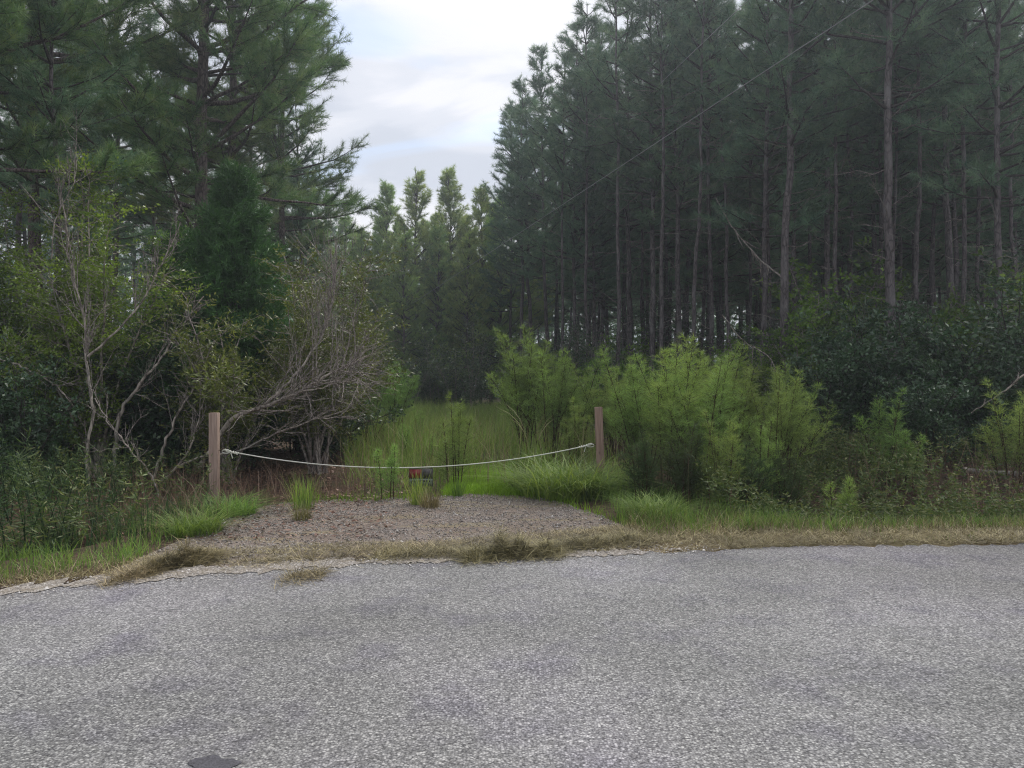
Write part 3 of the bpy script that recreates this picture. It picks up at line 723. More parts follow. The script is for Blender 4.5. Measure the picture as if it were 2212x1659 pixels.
# left: the big pines beside the clearing
put_pine(HERO[0], 440, 16.0, 'large dark pine left of the sky gap with forked upswept limbs above the cedar', rz=0.6, tilt=(0, 0))
put_pine(HERO[1], 505, 19.5, 'second large pine standing just right behind the forked pine', rz=2.4, tilt=(0, 0.01))
put_pine(HERO[1], 600, 22.5, 'large pine at the sky edge behind the second large pine', 0.85, rz=0.9)
put_pine(HERO[1], 85, 15.0, 'pine with reddish upper trunk near the top left corner', 0.95, rz=4.0)
put_pine(HERO[0], -120, 10.5, 'nearest left pine reaching in from the frame edge with a long low limb', 0.8, rz=0.2)
put_pine(STAND[1], 140, 11.5, 'slim leaning pine with a reddish trunk behind the tall weeds on the left', 0.62, tilt=(0, -0.05))
put_pine(STAND[4], 655, 24.0, 'thin straight pine stem poking out behind the wax myrtle', 0.75)
GL = 'pines in the left wood'
for u, d, s in ((250, 20, 1.0), (330, 24, 0.95), (20, 21, 1.0), (170, 27, 1.05), (600, 29, 0.9), (400, 31, 1.0), (90, 33, 1.0), (300, 36, 1), (520, 36, 0.95), (-60, 26, 1), (-160, 18, 1), (680, 33, 0.72), (210, 40, 1), (-10, 42, 1), (430, 42, 1), (120, 24, 1), (380, 27, 1), (560, 24, .9), (640, 35, .8), (50, 28, 1), (240, 30, 1), (340, 45, 1), (600, 44, 1), (700, 46, .9), (160, 46, 1), (50, 48, 1), (470, 50, 1), (650, 55, 1), (740, 52, .9), (270, 52, 1)):
    put_pine(STAND[RP.randint(6)], u, d, 'tall pine in the left wood ' + ('cut by the left frame edge' if u < 30 else 'behind the pale stemmed broadleaf tree' if u < 260 else 'left of the forked pine' if u < 440 else 'right of the forked pine' if u < 620 else 'behind the wax myrtle') + (' nearest' if d < 25 else ' second row' if d < 32 else ' third row' if d < 41 else ' deep back'), s, GL)
# far end of the clearing
for u, d, s, lb in ((846, 37, 1.08, 'twin topped young pine at the left end of the far tree line'),
                    (902, 36, 1.13, 'tallest young pine of the far tree line standing against the sky'),
                    (978, 37, 1.14, 'young pine with a dark candelabra top in the middle of the far tree line'),
                    (1036, 36, 1.04, 'open topped young pine beside the tall right stand')):
    put_pine(YOUNG[RP.randint(3)], u, d, lb, s, 'young pines closing the clearing')
for u, d, s in ((700, 38, .95), (745, 40, 1.0), (785, 36, .86), (815, 38, .95), (870, 34, .82), (938, 35, .84), (955, 39, .98), (1005, 34, .82), (1060, 38, .98), (1085, 35, .95), (860, 42, 1.0), (1000, 42, 1.02), (925, 43, 1.02), (1120, 40, 1.1), (770, 44, 1.0)):
    put_pine(YOUNG[RP.randint(3)], u, d, 'lower young pine in the far tree line ' + ('by the wax myrtle' if u < 800 else 'below the twin topped pine' if u < 880 else 'below the tallest young pine' if u < 950 else 'below the candelabra pine' if u < 1010 else 'at its right end') + (' in front' if d < 37 else ' behind' if d < 41 else ' farthest back'), s, 'young pines closing the clearing')
# right stand, front rows
GR = 'tall pines of the right stand'
for u, d, s, lb in ((1100, 34, 0.96, 'leftmost tall pine at the clearing corner of the right stand'),
                    (1145, 30.5, 0.96, 'thin bare stemmed pine second from the clearing corner'),
                    (1187, 28.5, 0.97, 'slightly leaning thin pine stem above the feathery weeds'),
                    (1243, 26.0, 0.97, 'pine with its pointed top against the right edge of the sky'),
                    (1300, 27.5, 1.0, 'slim pine right of the sky gap behind the right post'),
                    (1368, 24.5, 1.0, 'paired pine stem above the gap between the feathery bushes'),
                    (1410, 22.0, 1.0, 'straight grey pine trunk left of the large feathery bush'),
                    (1440, 27.0, 0.9, 'very thin pine pole between two thicker trunks'),
                    (1475, 21.5, 1.0, 'thick straight pine trunk rising behind the large feathery bush'),
                    (1512, 25.0, 1.0, 'pine behind and right of the thick straight trunk'),
                    (1560, 27.0, 1.0, 'darker pine stem deep behind the large feathery bush'),
                    (1640, 18.5, 1.0, 'crooked pine with dead limbs left of the tall pale trunk'),
                    (1692, 17.0, 1.05, 'tall pale flaky pine trunk in the middle of the right stand'),
                    (1785, 19.0, 1.0, 'vine clad pine right of the pale flaky trunk'),
                    (1895, 22.0, 1.0, 'slender pine left of the gnarled trunk'),
                    (1940, 15.5, 1.08, 'gnarled thick pine with peeling bark on the right side'),
                    (2050, 18.0, 1.0, 'pine behind the broadleaf shrubs right of the gnarled trunk'),
                    (2150, 15.0, 1.0, 'shaded pine close to the right frame edge')):
    put_pine(STAND[RP.randint(6)], u, d, lb, s, GR)
POLE = [pine(180 + i, H=13.5, cb=0.58, rad=1.3, r0=0.05, nb=4, twigs=7, per=24, nw=0.011, bmat=M_PBARK_G) for i in range(2)]
for k, (u, d) in enumerate(((1215, 25), (1270, 24), (1335, 22), (1392, 26), (1428, 20.5), (1458, 24), (1495, 19.5), (1535, 21), (1585, 20), (1612, 24), (1665, 21), (1720, 19), (1752, 23), (1815, 17.5), (1850, 21), (1920, 19), (1985, 17), (2015, 21), (2085, 16.5), (2120, 20), (2190, 18))):
    nb_ = ('the clearing corner', 'the sky gap', 'the right post', 'the paired stems', 'the straight grey trunk', 'the thick straight trunk', 'the large feathery bush', 'the darker deep stem', 'the crooked pine', 'the pale flaky trunk', 'the vine clad pine', 'the slender pine', 'the gnarled trunk', 'the dark leafy shrubs', 'the right frame edge')[min(14, int((u - 1200) / 67))]
    put_pine(POLE[k % 2], u, d, 'thin pole like pine with a small high crown near ' + nb_ + (' in front' if d < 21 else ' behind'), 0.9 + 0.15 * ((k * 7) % 5) / 4, GR)
used = []
n = 0
while n < 165:
    d = 20 + 42 * RP.beta(1.2, 1.5); u = RP.uniform(1120, 2450)
    x = XU(u, d)
    if u < 1250 and d < 30: continue
    if d < 24 and u < 1700: continue
    if any((x - a) ** 2 + (d - b) ** 2 < 2.2 for a, b in used): continue
    used.append((x, d)); n += 1
    REF = ((1150, 'behind the feathery weeds left of the right post'), (1243, 'behind the pine at the right edge of the sky'), (1300, 'behind the right post'), (1410, 'behind the straight grey trunk'),
           (1475, 'behind the thick straight trunk'), (1560, 'behind the large feathery bush'), (1640, 'behind the crooked pine'), (1692, 'behind the pale flaky trunk'), (1785, 'behind the vine clad pine'),
           (1895, 'behind the slender pine'), (1940, 'behind the gnarled trunk'), (2050, 'behind the dark leafy shrubs'), (2150, 'by the right frame edge'), (2300, 'cut off by the right frame edge'))
    rf = min(REF, key=lambda q: abs(q[0] - u)); dep = 'just' if d < 26 else 'well' if d < 34 else 'far' if d < 44 else 'deepest of all'
    put_pine(STAND[RP.randint(6)], u, d, 'slim stand pine ' + dep + ' ' + rf[1], RP.uniform(0.88, 1.05), GR)

# ------------------------------------------------------------------ shrubs and broadleaf trees
def shrub(seed, h=2.2, r=1.0, stems=7, twigs=14, leaves=14, ll=0.05, lw=0.022, mat=None, bmat=None, low=0.15, r0=0.018, flat=0.6, lean=(0, 0), bare=0.0, twl=0.35, tone0=0.5, cluster=0.09):
    R = np.random.RandomState(seed); st, fo = MB(), MB(); O, D, T = [], [], []
    for s in range(stems):
        az = R.uniform(0, 6.28); rr = r * math.sqrt(R.uniform(0.02, 1)); zt = h * R.uniform(0.55, 1.0) * (1 - 0.35 * (rr / r) ** 2)
        end = np.array([math.cos(az) * rr + lean[0], math.sin(az) * rr + lean[1], zt])
        t = np.linspace(0, 1, 9)[:, None]
        mid = np.array([end[0] * 0.3, end[1] * 0.3, zt * 0.55])
        base = np.array([R.normal(0, 0.06), R.normal(0, 0.06), -0.05])
        p = base * (1 - t) ** 2 + 2 * mid * t * (1 - t) + end * t ** 2 + np.cumsum(R.normal(0, 0.018 * h ** 0.5, (9, 3)), 0) * t
        st.tube(p, np.linspace(r0, 0.004, 9), 5, cap=False)
        for q in range(twigs):
            f = R.uniform(low, 1.0); k = f * 8; i0 = int(min(k, 7)); pp = p[i0] + (p[i0 + 1] - p[i0]) * (k - i0)
            tp, td = curve_branch(pp, R.uniform(0, 6.28), R.uniform(-0.2, 0.8), R.uniform(0.0, 0.7), twl * R.uniform(0.4, 1.3), R, 5, 0.2)
            st.tube(tp, np.linspace(0.005, 0.002, 5), 3, cap=False)
            if R.uniform() < bare: continue
            nl = max(3, int(leaves * R.uniform(0.5, 1.4)))
            g = R.uniform(0.15, 1.0, nl) ** 0.8 * 4; i = np.minimum(g.astype(int), 3)
            o = tp[i] + (tp[i + 1] - tp[i]) * (g - i)[:, None] + R.normal(0, cluster * 0.35, (nl, 3))
            O.append(o); D.append(td[i] * 0.5 + R.normal(0, 0.6, (nl, 3))); T.append(np.full(nl, R.normal(tone0, 0.16)) + R.normal(0, 0.12, nl))
    O = np.concatenate(O); D = np.concatenate(D); D /= np.linalg.norm(D, axis=1)[:, None]
    T = np.clip(np.concatenate(T), 0, 1)
    n = len(O); fo.leaves(O, D, R.uniform(ll * 0.7, ll * 1.3, n), R.uniform(lw * 0.7, lw * 1.3, n), R, T, up=flat)
    return [('stems', st.mesh('shrub_stems', bmat or M_TWIG, True)), ('foliage', fo.mesh('shrub_foliage', mat or M_LEAF_D))]

def cedar(seed, H=4.6, rad=1.45):
    R = np.random.RandomState(seed); tr, fo, br = MB(), MB(), MB(); O, D = [], []
    tr.tube(np.stack([np.zeros(8), np.zeros(8), np.linspace(-0.1, H * 0.95, 8)], 1), np.linspace(0.09, 0.01, 8), 8)
    for b in range(420):
        t = R.beta(1.0, 1.3); z = 0.35 + t * (H - 0.5); L = rad * (1 - t) ** 0.75 * R.uniform(0.6, 1.1) + 0.12
        az = R.uniform(0, 6.28); el = R.uniform(0.1, 0.6) + t * 0.5
        pts, ds = curve_branch(np.array([0, 0, z]), az, el, el + 0.35, L, R, 6, 0.1)
        br.tube(pts, np.linspace(0.012, 0.003, 6), 3, cap=False)
        k = int(16 + 26 * L); g = R.uniform(0.25, 1, k) * 5; i = np.minimum(g.astype(int), 4)
        o = pts[i] + (pts[i + 1] - pts[i]) * (g - i)[:, None]
        d = ds[i] * 0.7 + R.normal(0, 0.55, (k, 3)); d /= np.linalg.norm(d, axis=1)[:, None]
        for m in (0.04, 0.10, 0.16):
            O.append(o + d * m); D.append(d)
    O = np.concatenate(O); D = np.concatenate(D)
    n = len(O); i = np.repeat(np.arange(n), 3); k = len(i)
    d = D[i] + R.normal(0, 0.45, (k, 3)); d /= np.linalg.norm(d, axis=1)[:, None]
    fo.needles(O[i] + R.normal(0, 0.01, (k, 3)), d, R.uniform(0.06, 0.13, k), 0.014, R, np.clip(R.normal(0.5, 0.22, k), 0, 1))
    return [('trunk', tr.mesh('cedar_trunk', M_PBARK, True)), ('branches', br.mesh('cedar_branches', M_TWIG_D)), ('crown', fo.mesh('cedar_crown', M_CEDAR))]

CED = cedar(400)
grow('cedar_tree', CED, 'dense dark green cedar in front of the forked pine', 'cedar tree', XU(505, 11.8), 11.8, 0.4, 1.0)
grow('cedar_tree', CED, 'lower dark cedar mass to the left of the main cedar', 'cedar tree', XU(395, 12.8), 12.8, 2.4, 0.82)

MYR = shrub(410, h=3.4, r=1.15, stems=16, twigs=46, leaves=24, ll=0.065, lw=0.019, mat=M_MYRTLE, low=0.3, r0=0.02, bare=0.15, twl=0.45)
MYR2 = shrub(411, h=2.2, r=0.8, stems=12, twigs=32, leaves=22, ll=0.065, lw=0.018, mat=M_MYRTLE, low=0.35, r0=0.018, tone0=0.6)
grow('wax_myrtle', MYR, 'tall olive green wax myrtle with many bare grey twigs beside the clearing', 'shrub', XU(680, 10.8), 10.8, 0.5, 1.05)
grow('wax_myrtle', MYR, 'thin topped wax myrtle behind the twiggy one against the sky', 'shrub', XU(735, 14.5), 14.5, 3.5, 1.25)
grow('wax_myrtle', MYR2, 'bushy yellow olive shrub left of the bare twigs above the left post', 'shrub', XU(490, 9.9), 9.9, 1.2, 1.15)
LFT = shrub(420, h=4.9, r=1.25, stems=16, twigs=80, leaves=34, ll=0.05, lw=0.026, mat=M_LEAF_Y, bmat=M_PALE, low=0.25, r0=0.028, bare=0.15, twl=0.5)
grow('broadleaf_tree', LFT, 'slender yellow green broadleaf tree with pale stems on the far left', 'small tree', XU(215, 10.6), 10.6, 1.0, 1.0)
grow('broadleaf_tree', LFT, 'dimmer yellow green broadleaf tree behind at the left frame edge', 'small tree', XU(30, 12.5), 12.5, 2.8, 1.0)
grow('broadleaf_tree', LFT, 'broadleaf sapling between the pale stemmed tree and the cedar', 'small tree', XU(330, 12.6), 12.6, 4.3, 0.85)

DK = [shrub(430 + i, h=2.3, r=1.15, stems=13, twigs=30, leaves=18, ll=0.075, lw=0.035, mat=M_LEAF_D, bmat=M_TWIG_D, low=0.12, r0=0.016, twl=0.42) for i in range(3)]
SAP = [shrub(440 + i, h=4.2, r=0.9, stems=5, twigs=42, leaves=14, ll=0.08, lw=0.04, mat=M_LEAF_D, bmat=M_TWIG, low=0.2, r0=0.022, twl=0.5, tone0=0.55) for i in range(2)]
for u, d, s, lb in ((1790, 12.6, 1.0, 'yellowish green shrub below the pale flaky trunk'),
                    (1880, 13.2, 1.25, 'dark rounded shrub below the gnarled pine'),
                    (1990, 12.2, 1.2, 'tallest dark leafy shrub right of the gnarled pine'),
                    (2090, 11.4, 1.0, 'dark leafy shrub behind the fallen log'),
                    (2190, 11.8, 1.35, 'dense dark shrub at the right frame edge'),
                    (2000, 10.6, 0.75, 'low dark shrub behind the brown bank')):
    grow('leafy_shrub', DK[RP.randint(3)], lb, 'shrub', XU(u, d), d, RP.uniform(0, 6), s, 'broadleaf shrubs on the right')
for u, d, s, lb in ((60, 9.2, 0.8, 'dark leafy shrub low at the left frame edge'), (300, 12.0, 1.0, 'dark shrub in the shade between the cedar and the broadleaf tree'), (-40, 11.5, 1.2, 'dark shrub cut by the left frame edge'), (640, 13.5, 0.9, 'dark shrub in the shade under the wax myrtle'),(180, 13.5, 1.3, 'dark shrub behind the pale stemmed tree')):
    grow('leafy_shrub', DK[RP.randint(3)], lb, 'shrub', XU(u, d), d, RP.uniform(0, 6), s, 'broadleaf shrubs on the left')
GU = 'understorey saplings'
for u, d, s in ((1020, 27, 1.0), (985, 29, .9), (1060, 31, .9), (930, 31, 1.0), (890, 30, .8), (1290, 22, .8), (1340, 20, .7), (1240, 24, .9), (1850, 16, 1.1), (2030, 17, 1.1), (2120, 20, 1.2), (2200, 17, 1.3), (1600, 22, .8), (1740, 21, 1.0), (1960, 22, 1.2), (1460, 27, .8), (820, 31, .8), (760, 30, .9)):
    grow('sapling', SAP[RP.randint(2)], 'dark broadleaf sapling under the pines ' + ('at the clearing end, ' + ('left' if u < 940 else 'middle' if u < 1030 else 'right') if u < 1100 else 'behind the right post' if u < 1400 else 'behind the large feathery bush' if u < 1650 else 'near the pale flaky trunk' if u < 1900 else 'near the gnarled trunk' if u < 2100 else 'by the right frame edge') + (' in front' if d < 21 or 26 < d < 30 else ' behind'), 'small tree', XU(u, d), d, RP.uniform(0, 6), s, GU)
THK = [shrub(450 + i, h=6.0, r=1.4, stems=9, twigs=60, leaves=9, ll=0.09, lw=0.04, mat=M_LEAF_D, bmat=M_TWIG_D, low=0.1, r0=0.025, twl=0.9, bare=0.45) for i in range(2)]
for k in range(96):
    d = RP.uniform(24, 52) if k < 46 else RP.uniform(42, 60); u = RP.uniform(1150, 2480) if k % 5 else RP.uniform(-150, 720)
    if u < 1300 and d < 36: d += 12
    grow('thicket_tree', THK[k % 2], 'twiggy half bare tree in the shade ' + ('left of the cedar' if u < 380 else 'behind the wax myrtle' if u < 800 else 'behind the right post' if u < 1350 else 'behind the large feathery bush' if u < 1620 else 'around the pale flaky trunk' if u < 1840 else 'around the gnarled trunk' if u < 2060 else 'by the right frame edge') + (' near' if d < 32 else ' halfway back' if d < 44 else ' far back'), 'small tree', XU(u, d), d, RP.uniform(0, 6), RP.uniform(0.7, 1.2), 'half bare thicket trees')
R = np.random.RandomState(77); mb = MB()
n = 95000; a = R.uniform(-0.95, 0.95, n); dd_ = R.uniform(62, 78, n); x = dd_ * np.sin(a); y = dd_ * np.cos(a)
zt_ = (10.5 + 2.5 * bumpy(x * 0.5, y * 0.5)) * R.uniform(0, 1, n) ** 1.25
d_ = R.normal(size=(n, 3)); d_ /= np.linalg.norm(d_, axis=1)[:, None]
mb.leaves(np.stack([x, y, zt_], 1), d_, R.uniform(0.3, 0.8, n), R.uniform(0.12, 0.35, n), R, R.beta(2, 2, n))
stuff('far_wood', mb, M_PINE, 'far wood closing the view behind the pines')
for u, d, s, lb in ((420, 11.2, 1.0, 'dark shrub behind the root clump of the leaning stems'), (350, 11.0, 0.9, 'dark shrub behind the leaning grey stem'), (270, 11.5, 1.1, 'dark shrub behind the pale curved bough'), (540, 11.6, 0.9, 'dark shrub behind the arching grey limb'), (130, 11.0, 1.0, 'dark shrub behind the reddish slim pine trunk'), (700, 12.6, 1.0, 'dark shrub at the shaded left side of the clearing')):
    grow('leafy_shrub', DK[RP.randint(3)], lb, 'shrub', XU(u, d), d, RP.uniform(0, 6), s, 'broadleaf shrubs on the left')
MID = shrub(460, h=3.6, r=1.1, stems=9, twigs=44, leaves=16, ll=0.085, lw=0.045, mat=M_LEAF_Y, bmat=M_TWIG, low=0.15, r0=0.02, twl=0.5, tone0=0.35)
for k, (u, d, s) in enumerate(((1290, 20, .75), (1345, 23, 1.0), (1395, 19, .7), (1550, 19, .75), (1620, 17, .8), (1745, 16, 1.05), (1790, 18, 1.5), (1690, 14.5, .6), (1230, 24, .8), (1870, 19, 1.1), (2060, 16, 1.1), (2200, 15, 1.3), (1120, 28, .9), (960, 32, 1.0), (860, 31, .8))):
    grow('sapling', MID, 'mid green leafy sapling ' + ('at the clearing end' if u < 1000 else 'at the clearing corner' if u < 1200 else 'behind the right post' if u < 1360 else 'behind the feathery clump' if u < 1640 else 'wrapping the pale flaky trunk' if u < 1800 else 'right of the gnarled trunk' if u > 1950 else 'left of the gnarled trunk') + (', nearer one' if k % 2 else ', taller one'), 'small tree', XU(u, d), d, RP.uniform(0, 6), s, 'mid green saplings')
GB = 'shrubs under the pines'
for k in range(96):
    d = RP.uniform(18, 60); u = RP.uniform(1180, 2500) if k % 4 else RP.uniform(-200, 780)
    if d < 24 and 1180 < u < 1500: d += 8
    grow('forest_shrub', DK[RP.randint(3)], 'dark shrub in the shade under the pines ' + ('left of the cedar' if u < 380 else 'behind the wax myrtle' if u < 800 else 'behind the right post' if u < 1350 else 'behind the large feathery bush' if u < 1620 else 'around the pale flaky trunk' if u < 1840 else 'around the gnarled trunk' if u < 2060 else 'by the right frame edge') + (' near' if d < 30 else ' halfway back' if d < 42 else ' far back'), 'shrub', XU(u, d), d, RP.uniform(0, 6), RP.uniform(0.8, 1.5), GB)
for k in range(16):
    d = RP.uniform(35, 46); u = RP.uniform(740, 1200)
    grow('forest_shrub', DK[RP.randint(3)], 'dark shrub in the shade at the end of the clearing', 'shrub', XU(u, d), d, RP.uniform(0, 6), RP.uniform(0.9, 1.6), GB)

# ------------------------------------------------------------------ bare leaning limbs beside the left post
def limb_obj(pts_uvd, r0, r1, seed, twigs, tl, side=6, mat=None):
    R = np.random.RandomState(seed)
    c = np.array([PX(*p) for p in pts_uvd]); m = len(c)
    t = np.linspace(0, m - 1, m * 5); p = np.stack([np.interp(t, np.arange(m), c[:, k]) for k in range(3)], 1)
    for _ in range(2): p[1:-1] = (p[:-2] + p[1:-1] * 2 + p[2:]) / 4
    p[1:-1] += R.normal(0, 0.008, (len(p) - 2, 3))
    a = MB(); a.tube(p, np.linspace(r0, r1, len(p)), 7)
    b = MB()
    for q in range(twigs):
        f = R.uniform(0.3, 1.0) ** 0.8; i = int(f * (len(p) - 2))
        dv = p[i + 1] - p[i]; az = math.atan2(dv[1], dv[0]) + R.normal(0, 0.8); el = math.asin(np.clip(dv[2] / np.linalg.norm(dv), -1, 1)) + R.normal(0.1, 0.5)
        L = tl * R.uniform(0.35, 1.2)
        tp, td = curve_branch(p[i], az, el, el + R.uniform(-0.3, 0.5), L, R, 6, 0.18)
        b.tube(tp, np.linspace(max(r1, 0.005), 0.002, 6), 4, cap=False)
        for s in range(R.randint(3, 7)):
            k = R.randint(1, 5); sp, _ = curve_branch(tp[k], az + R.normal(0, 0.8), el + R.normal(0.1, 0.5), el + 0.3, L * R.uniform(0.25, 0.6), R, 4, 0.2)
            b.tube(sp, np.linspace(0.003, 0.0012, 4), 3, cap=False)
    return a, b
fall = thing('fallen_tree', 'bare grey limb arching right from behind the left post into fine dead twigs', 'bare tree')
for k, (pts, r0, r1, tw, tl) in enumerate((
    ([(425, 1015, 9.6), (450, 985, 9.5), (500, 900, 9.3), (570, 878, 9.2), (640, 850, 9.2), (720, 805, 9.3), (790, 770, 9.4)], 0.045, 0.010, 60, 0.75),
    ([(350, 1030, 9.7), (420, 990, 9.5), (520, 975, 9.3), (600, 935, 9.2), (680, 905, 9.2), (760, 900, 9.1)], 0.020, 0.006, 26, 0.5),
    ([(570, 878, 9.2), (650, 800, 9.4), (700, 720, 9.6), (720, 640, 9.8), (725, 560, 10.0)], 0.022, 0.006, 44, 0.7),
    ([(640, 850, 9.2), (720, 830, 9.1), (790, 815, 9.0)], 0.012, 0.004, 22, 0.5))):
    a, b = limb_obj(pts, r0 * 0.8, r1 * 0.8, 500 + k, tw, tl)
    lo = link('limb', a.mesh('limb', M_PALE, True), fall); link('twigs', b.mesh('twigs', M_TWIG), lo)
# pale stems rising left of the post
for k, (pts, r0, r1, tw, tl, lb) in enumerate((
    ([(195, 1060, 9.2), (185, 980, 9.2), (205, 880, 9.3), (185, 780, 9.4), (180, 680, 9.5), (150, 560, 9.6), (135, 440, 9.8)], 0.030, 0.010, 30, 0.7, 'pale bare stem standing nearest left of the post with ivy at its foot'),
    ([(245, 1010, 9.9), (255, 900, 9.9), (300, 830, 9.9), (345, 780, 10.0), (380, 720, 10.2), (440, 640, 10.3)], 0.035, 0.010, 20, 0.6, 'leaning grey stem slanting up to the right behind the pale stem'),
    ([(190, 770, 9.4), (250, 720, 9.4), (310, 650, 9.5), (350, 570, 9.6), (390, 480, 9.8)], 0.022, 0.006, 18, 0.5, 'pale curved bough rising towards the cedar'),
    ([(330, 1040, 9.6), (355, 960, 9.6), (385, 890, 9.7), (425, 830, 9.8), (460, 740, 10.0)], 0.030, 0.008, 16, 0.5, 'leaning grey stem rising left of the post from the root clump'),
    ([(345, 1045, 9.4), (400, 990, 9.4), (425, 930, 9.5), (440, 850, 9.6)], 0.024, 0.007, 12, 0.4, 'short leaning stem just behind the left post'),
    ([(345, 1090, 8.6), (330, 1030, 8.8), (290, 980, 8.9), (230, 910, 9.0), (205, 860, 9.1)], 0.016, 0.008, 12, 0.4, 'broken pale branch bent down to the soil left of the post'),
    ([(0, 776, 9.4), (60, 795, 9.4), (120, 830, 9.4), (160, 880, 9.4)], 0.018, 0.008, 10, 0.6, 'arching bare branch entering from the left frame edge'),
    ([(110, 560, 10), (120, 470, 10), (160, 400, 10.1), (170, 330, 10.2)], 0.012, 0.005, 16, 0.6, 'thin twiggy grey stem in front of the left broadleaf tree'))):
    a, b = limb_obj(pts, r0 * 0.72, r1 * 0.7, 520 + k, tw, tl)
    t = thing('leaning_tree', lb, 'bare tree', group='bare stems left of the post')
    link('limb', a.mesh('limb', M_PALE, True), t); link('twigs', b.mesh('twigs', M_TWIG), t)
# right side dead wood
for pts, r0, r1, tw, tl, nm, lb in (
    ([(2080, 1016, 9.7), (2140, 1021, 9.65), (2250, 1028, 9.6)], 0.035, 0.03, 0, 0.3, 'fallen_log', 'bare fallen log lying on the brown bank at the right frame edge'),
    ([(2098, 892, 9.8), (2150, 858, 9.6), (2240, 790, 9.4)], 0.006, 0.012, 5, 0.15, 'bare_branch', 'pale dead branch slanting up to the right frame edge'),
    ([(1545, 425, 18), (1580, 490, 17.9), (1640, 560, 17.8), (1690, 600, 17.2)], 0.008, 0.022, 6, 0.5, 'bare_branch', 'long bare limb slanting down to the pale flaky trunk'),
    ([(1560, 680, 16), (1600, 735, 16), (1665, 770, 16), (1700, 860, 16)], 0.008, 0.014, 8, 0.6, 'bare_branch', 'thin bare bough arching beside the crooked pine')):
    a, b = limb_obj(pts, r0, r1, 540 + int(pts[0][0]) % 17, max(tw, 1), tl)
    t = thing(nm, lb, nm.replace('_', ' '))
    link('limb', a.mesh('limb', M_PALE, True), t); link('twigs', b.mesh('twigs', M_TWIG), t)

# ------------------------------------------------------------------ feathery dogfennel like weeds
def fennel(seed, h=1.6, stems=10, r=0.35, lat=46, thr=15, mat=None, low=0.28):
    R = np.random.RandomState(seed); st, fo = MB(), MB(); O, D, T, LL = [], [], [], []
    for s in range(stems):
        spire = R.uniform() < 0.4; hh = h * (R.uniform(0.95, 1.18) if spire else R.uniform(0.6, 0.95)); az = R.uniform(0, 6.28); sp = r * R.uniform(0.1, 1.0)
        t = np.linspace(0, 1, 8); b = np.array([R.normal(0, 0.07), R.normal(0, 0.07)])
        p = np.stack([b[0] + math.cos(az) * sp * t ** 1.3, b[1] + math.sin(az) * sp * t ** 1.3, hh * (t - 0.06 * t ** 3)], 1)
        p[0, 2] = -0.05
        st.tube(p, np.linspace(0.008, 0.002, 8), 5, cap=False)
        for q in range(lat):
            f = low + (1 - low) * R.uniform() ** 0.8; k = f * 7; i = int(min(k, 6)); pp = p[i] + (p[i + 1] - p[i]) * (k - i)
            L = (0.07 + 0.50 * (1 - f) ** 0.7 * min(1.0, (f - low) * 6 + 0.35)) * R.uniform(0.6, 1.15) * h / 1.5 * (0.62 if spire else 0.9)
            a = R.uniform(0, 6.28); el = R.uniform(0.35, 0.9)
            tp, td = curve_branch(pp, a, el, el - 0.25, L, R, 5, 0.08)
            st.tube(tp, np.linspace(0.002, 0.001, 5), 3, cap=False)
            n = int(thr * (0.4 + L * 4)); g = R.uniform(0.1, 1, n) * 4; ii = np.minimum(g.astype(int), 3)
            O.append(tp[ii] + (tp[ii + 1] - tp[ii]) * (g - ii)[:, None])
            d = td[ii] * 0.8 + R.normal(0, 0.5, (n, 3)); d[:, 2] += 0.25; D.append(d); T.append(np.clip(np.full(n, 0.25 + 0.45 * f) + R.normal(0, 0.13, n), 0, 1)); LL.append(R.uniform(0.04, 0.10, n))
    O, D, T, LL = map(np.concatenate, (O, D, T, LL)); D /= np.linalg.norm(D, axis=1)[:, None]
    fo.needles(O, D, LL, 0.0042, R, T)
    return [('stems', st.mesh('weed_stems', M_STEM)), ('foliage', fo.mesh('weed_foliage', mat or M_FENNEL))]
FEN = [fennel(600, 1.65, 17, 0.75, low=0.34, lat=62, thr=15), fennel(601, 1.5, 14, 0.62, low=0.30, lat=58, thr=14), fennel(602, 1.1, 7, 0.25, lat=50, low=0.12), fennel(603, 0.75, 3, 0.12, lat=60, low=0.1)]
FDULL = fennel(604, 0.9, 9, 0.4, lat=46, low=0.08, mat=M_BANK)
GF = 'feathery green weeds'
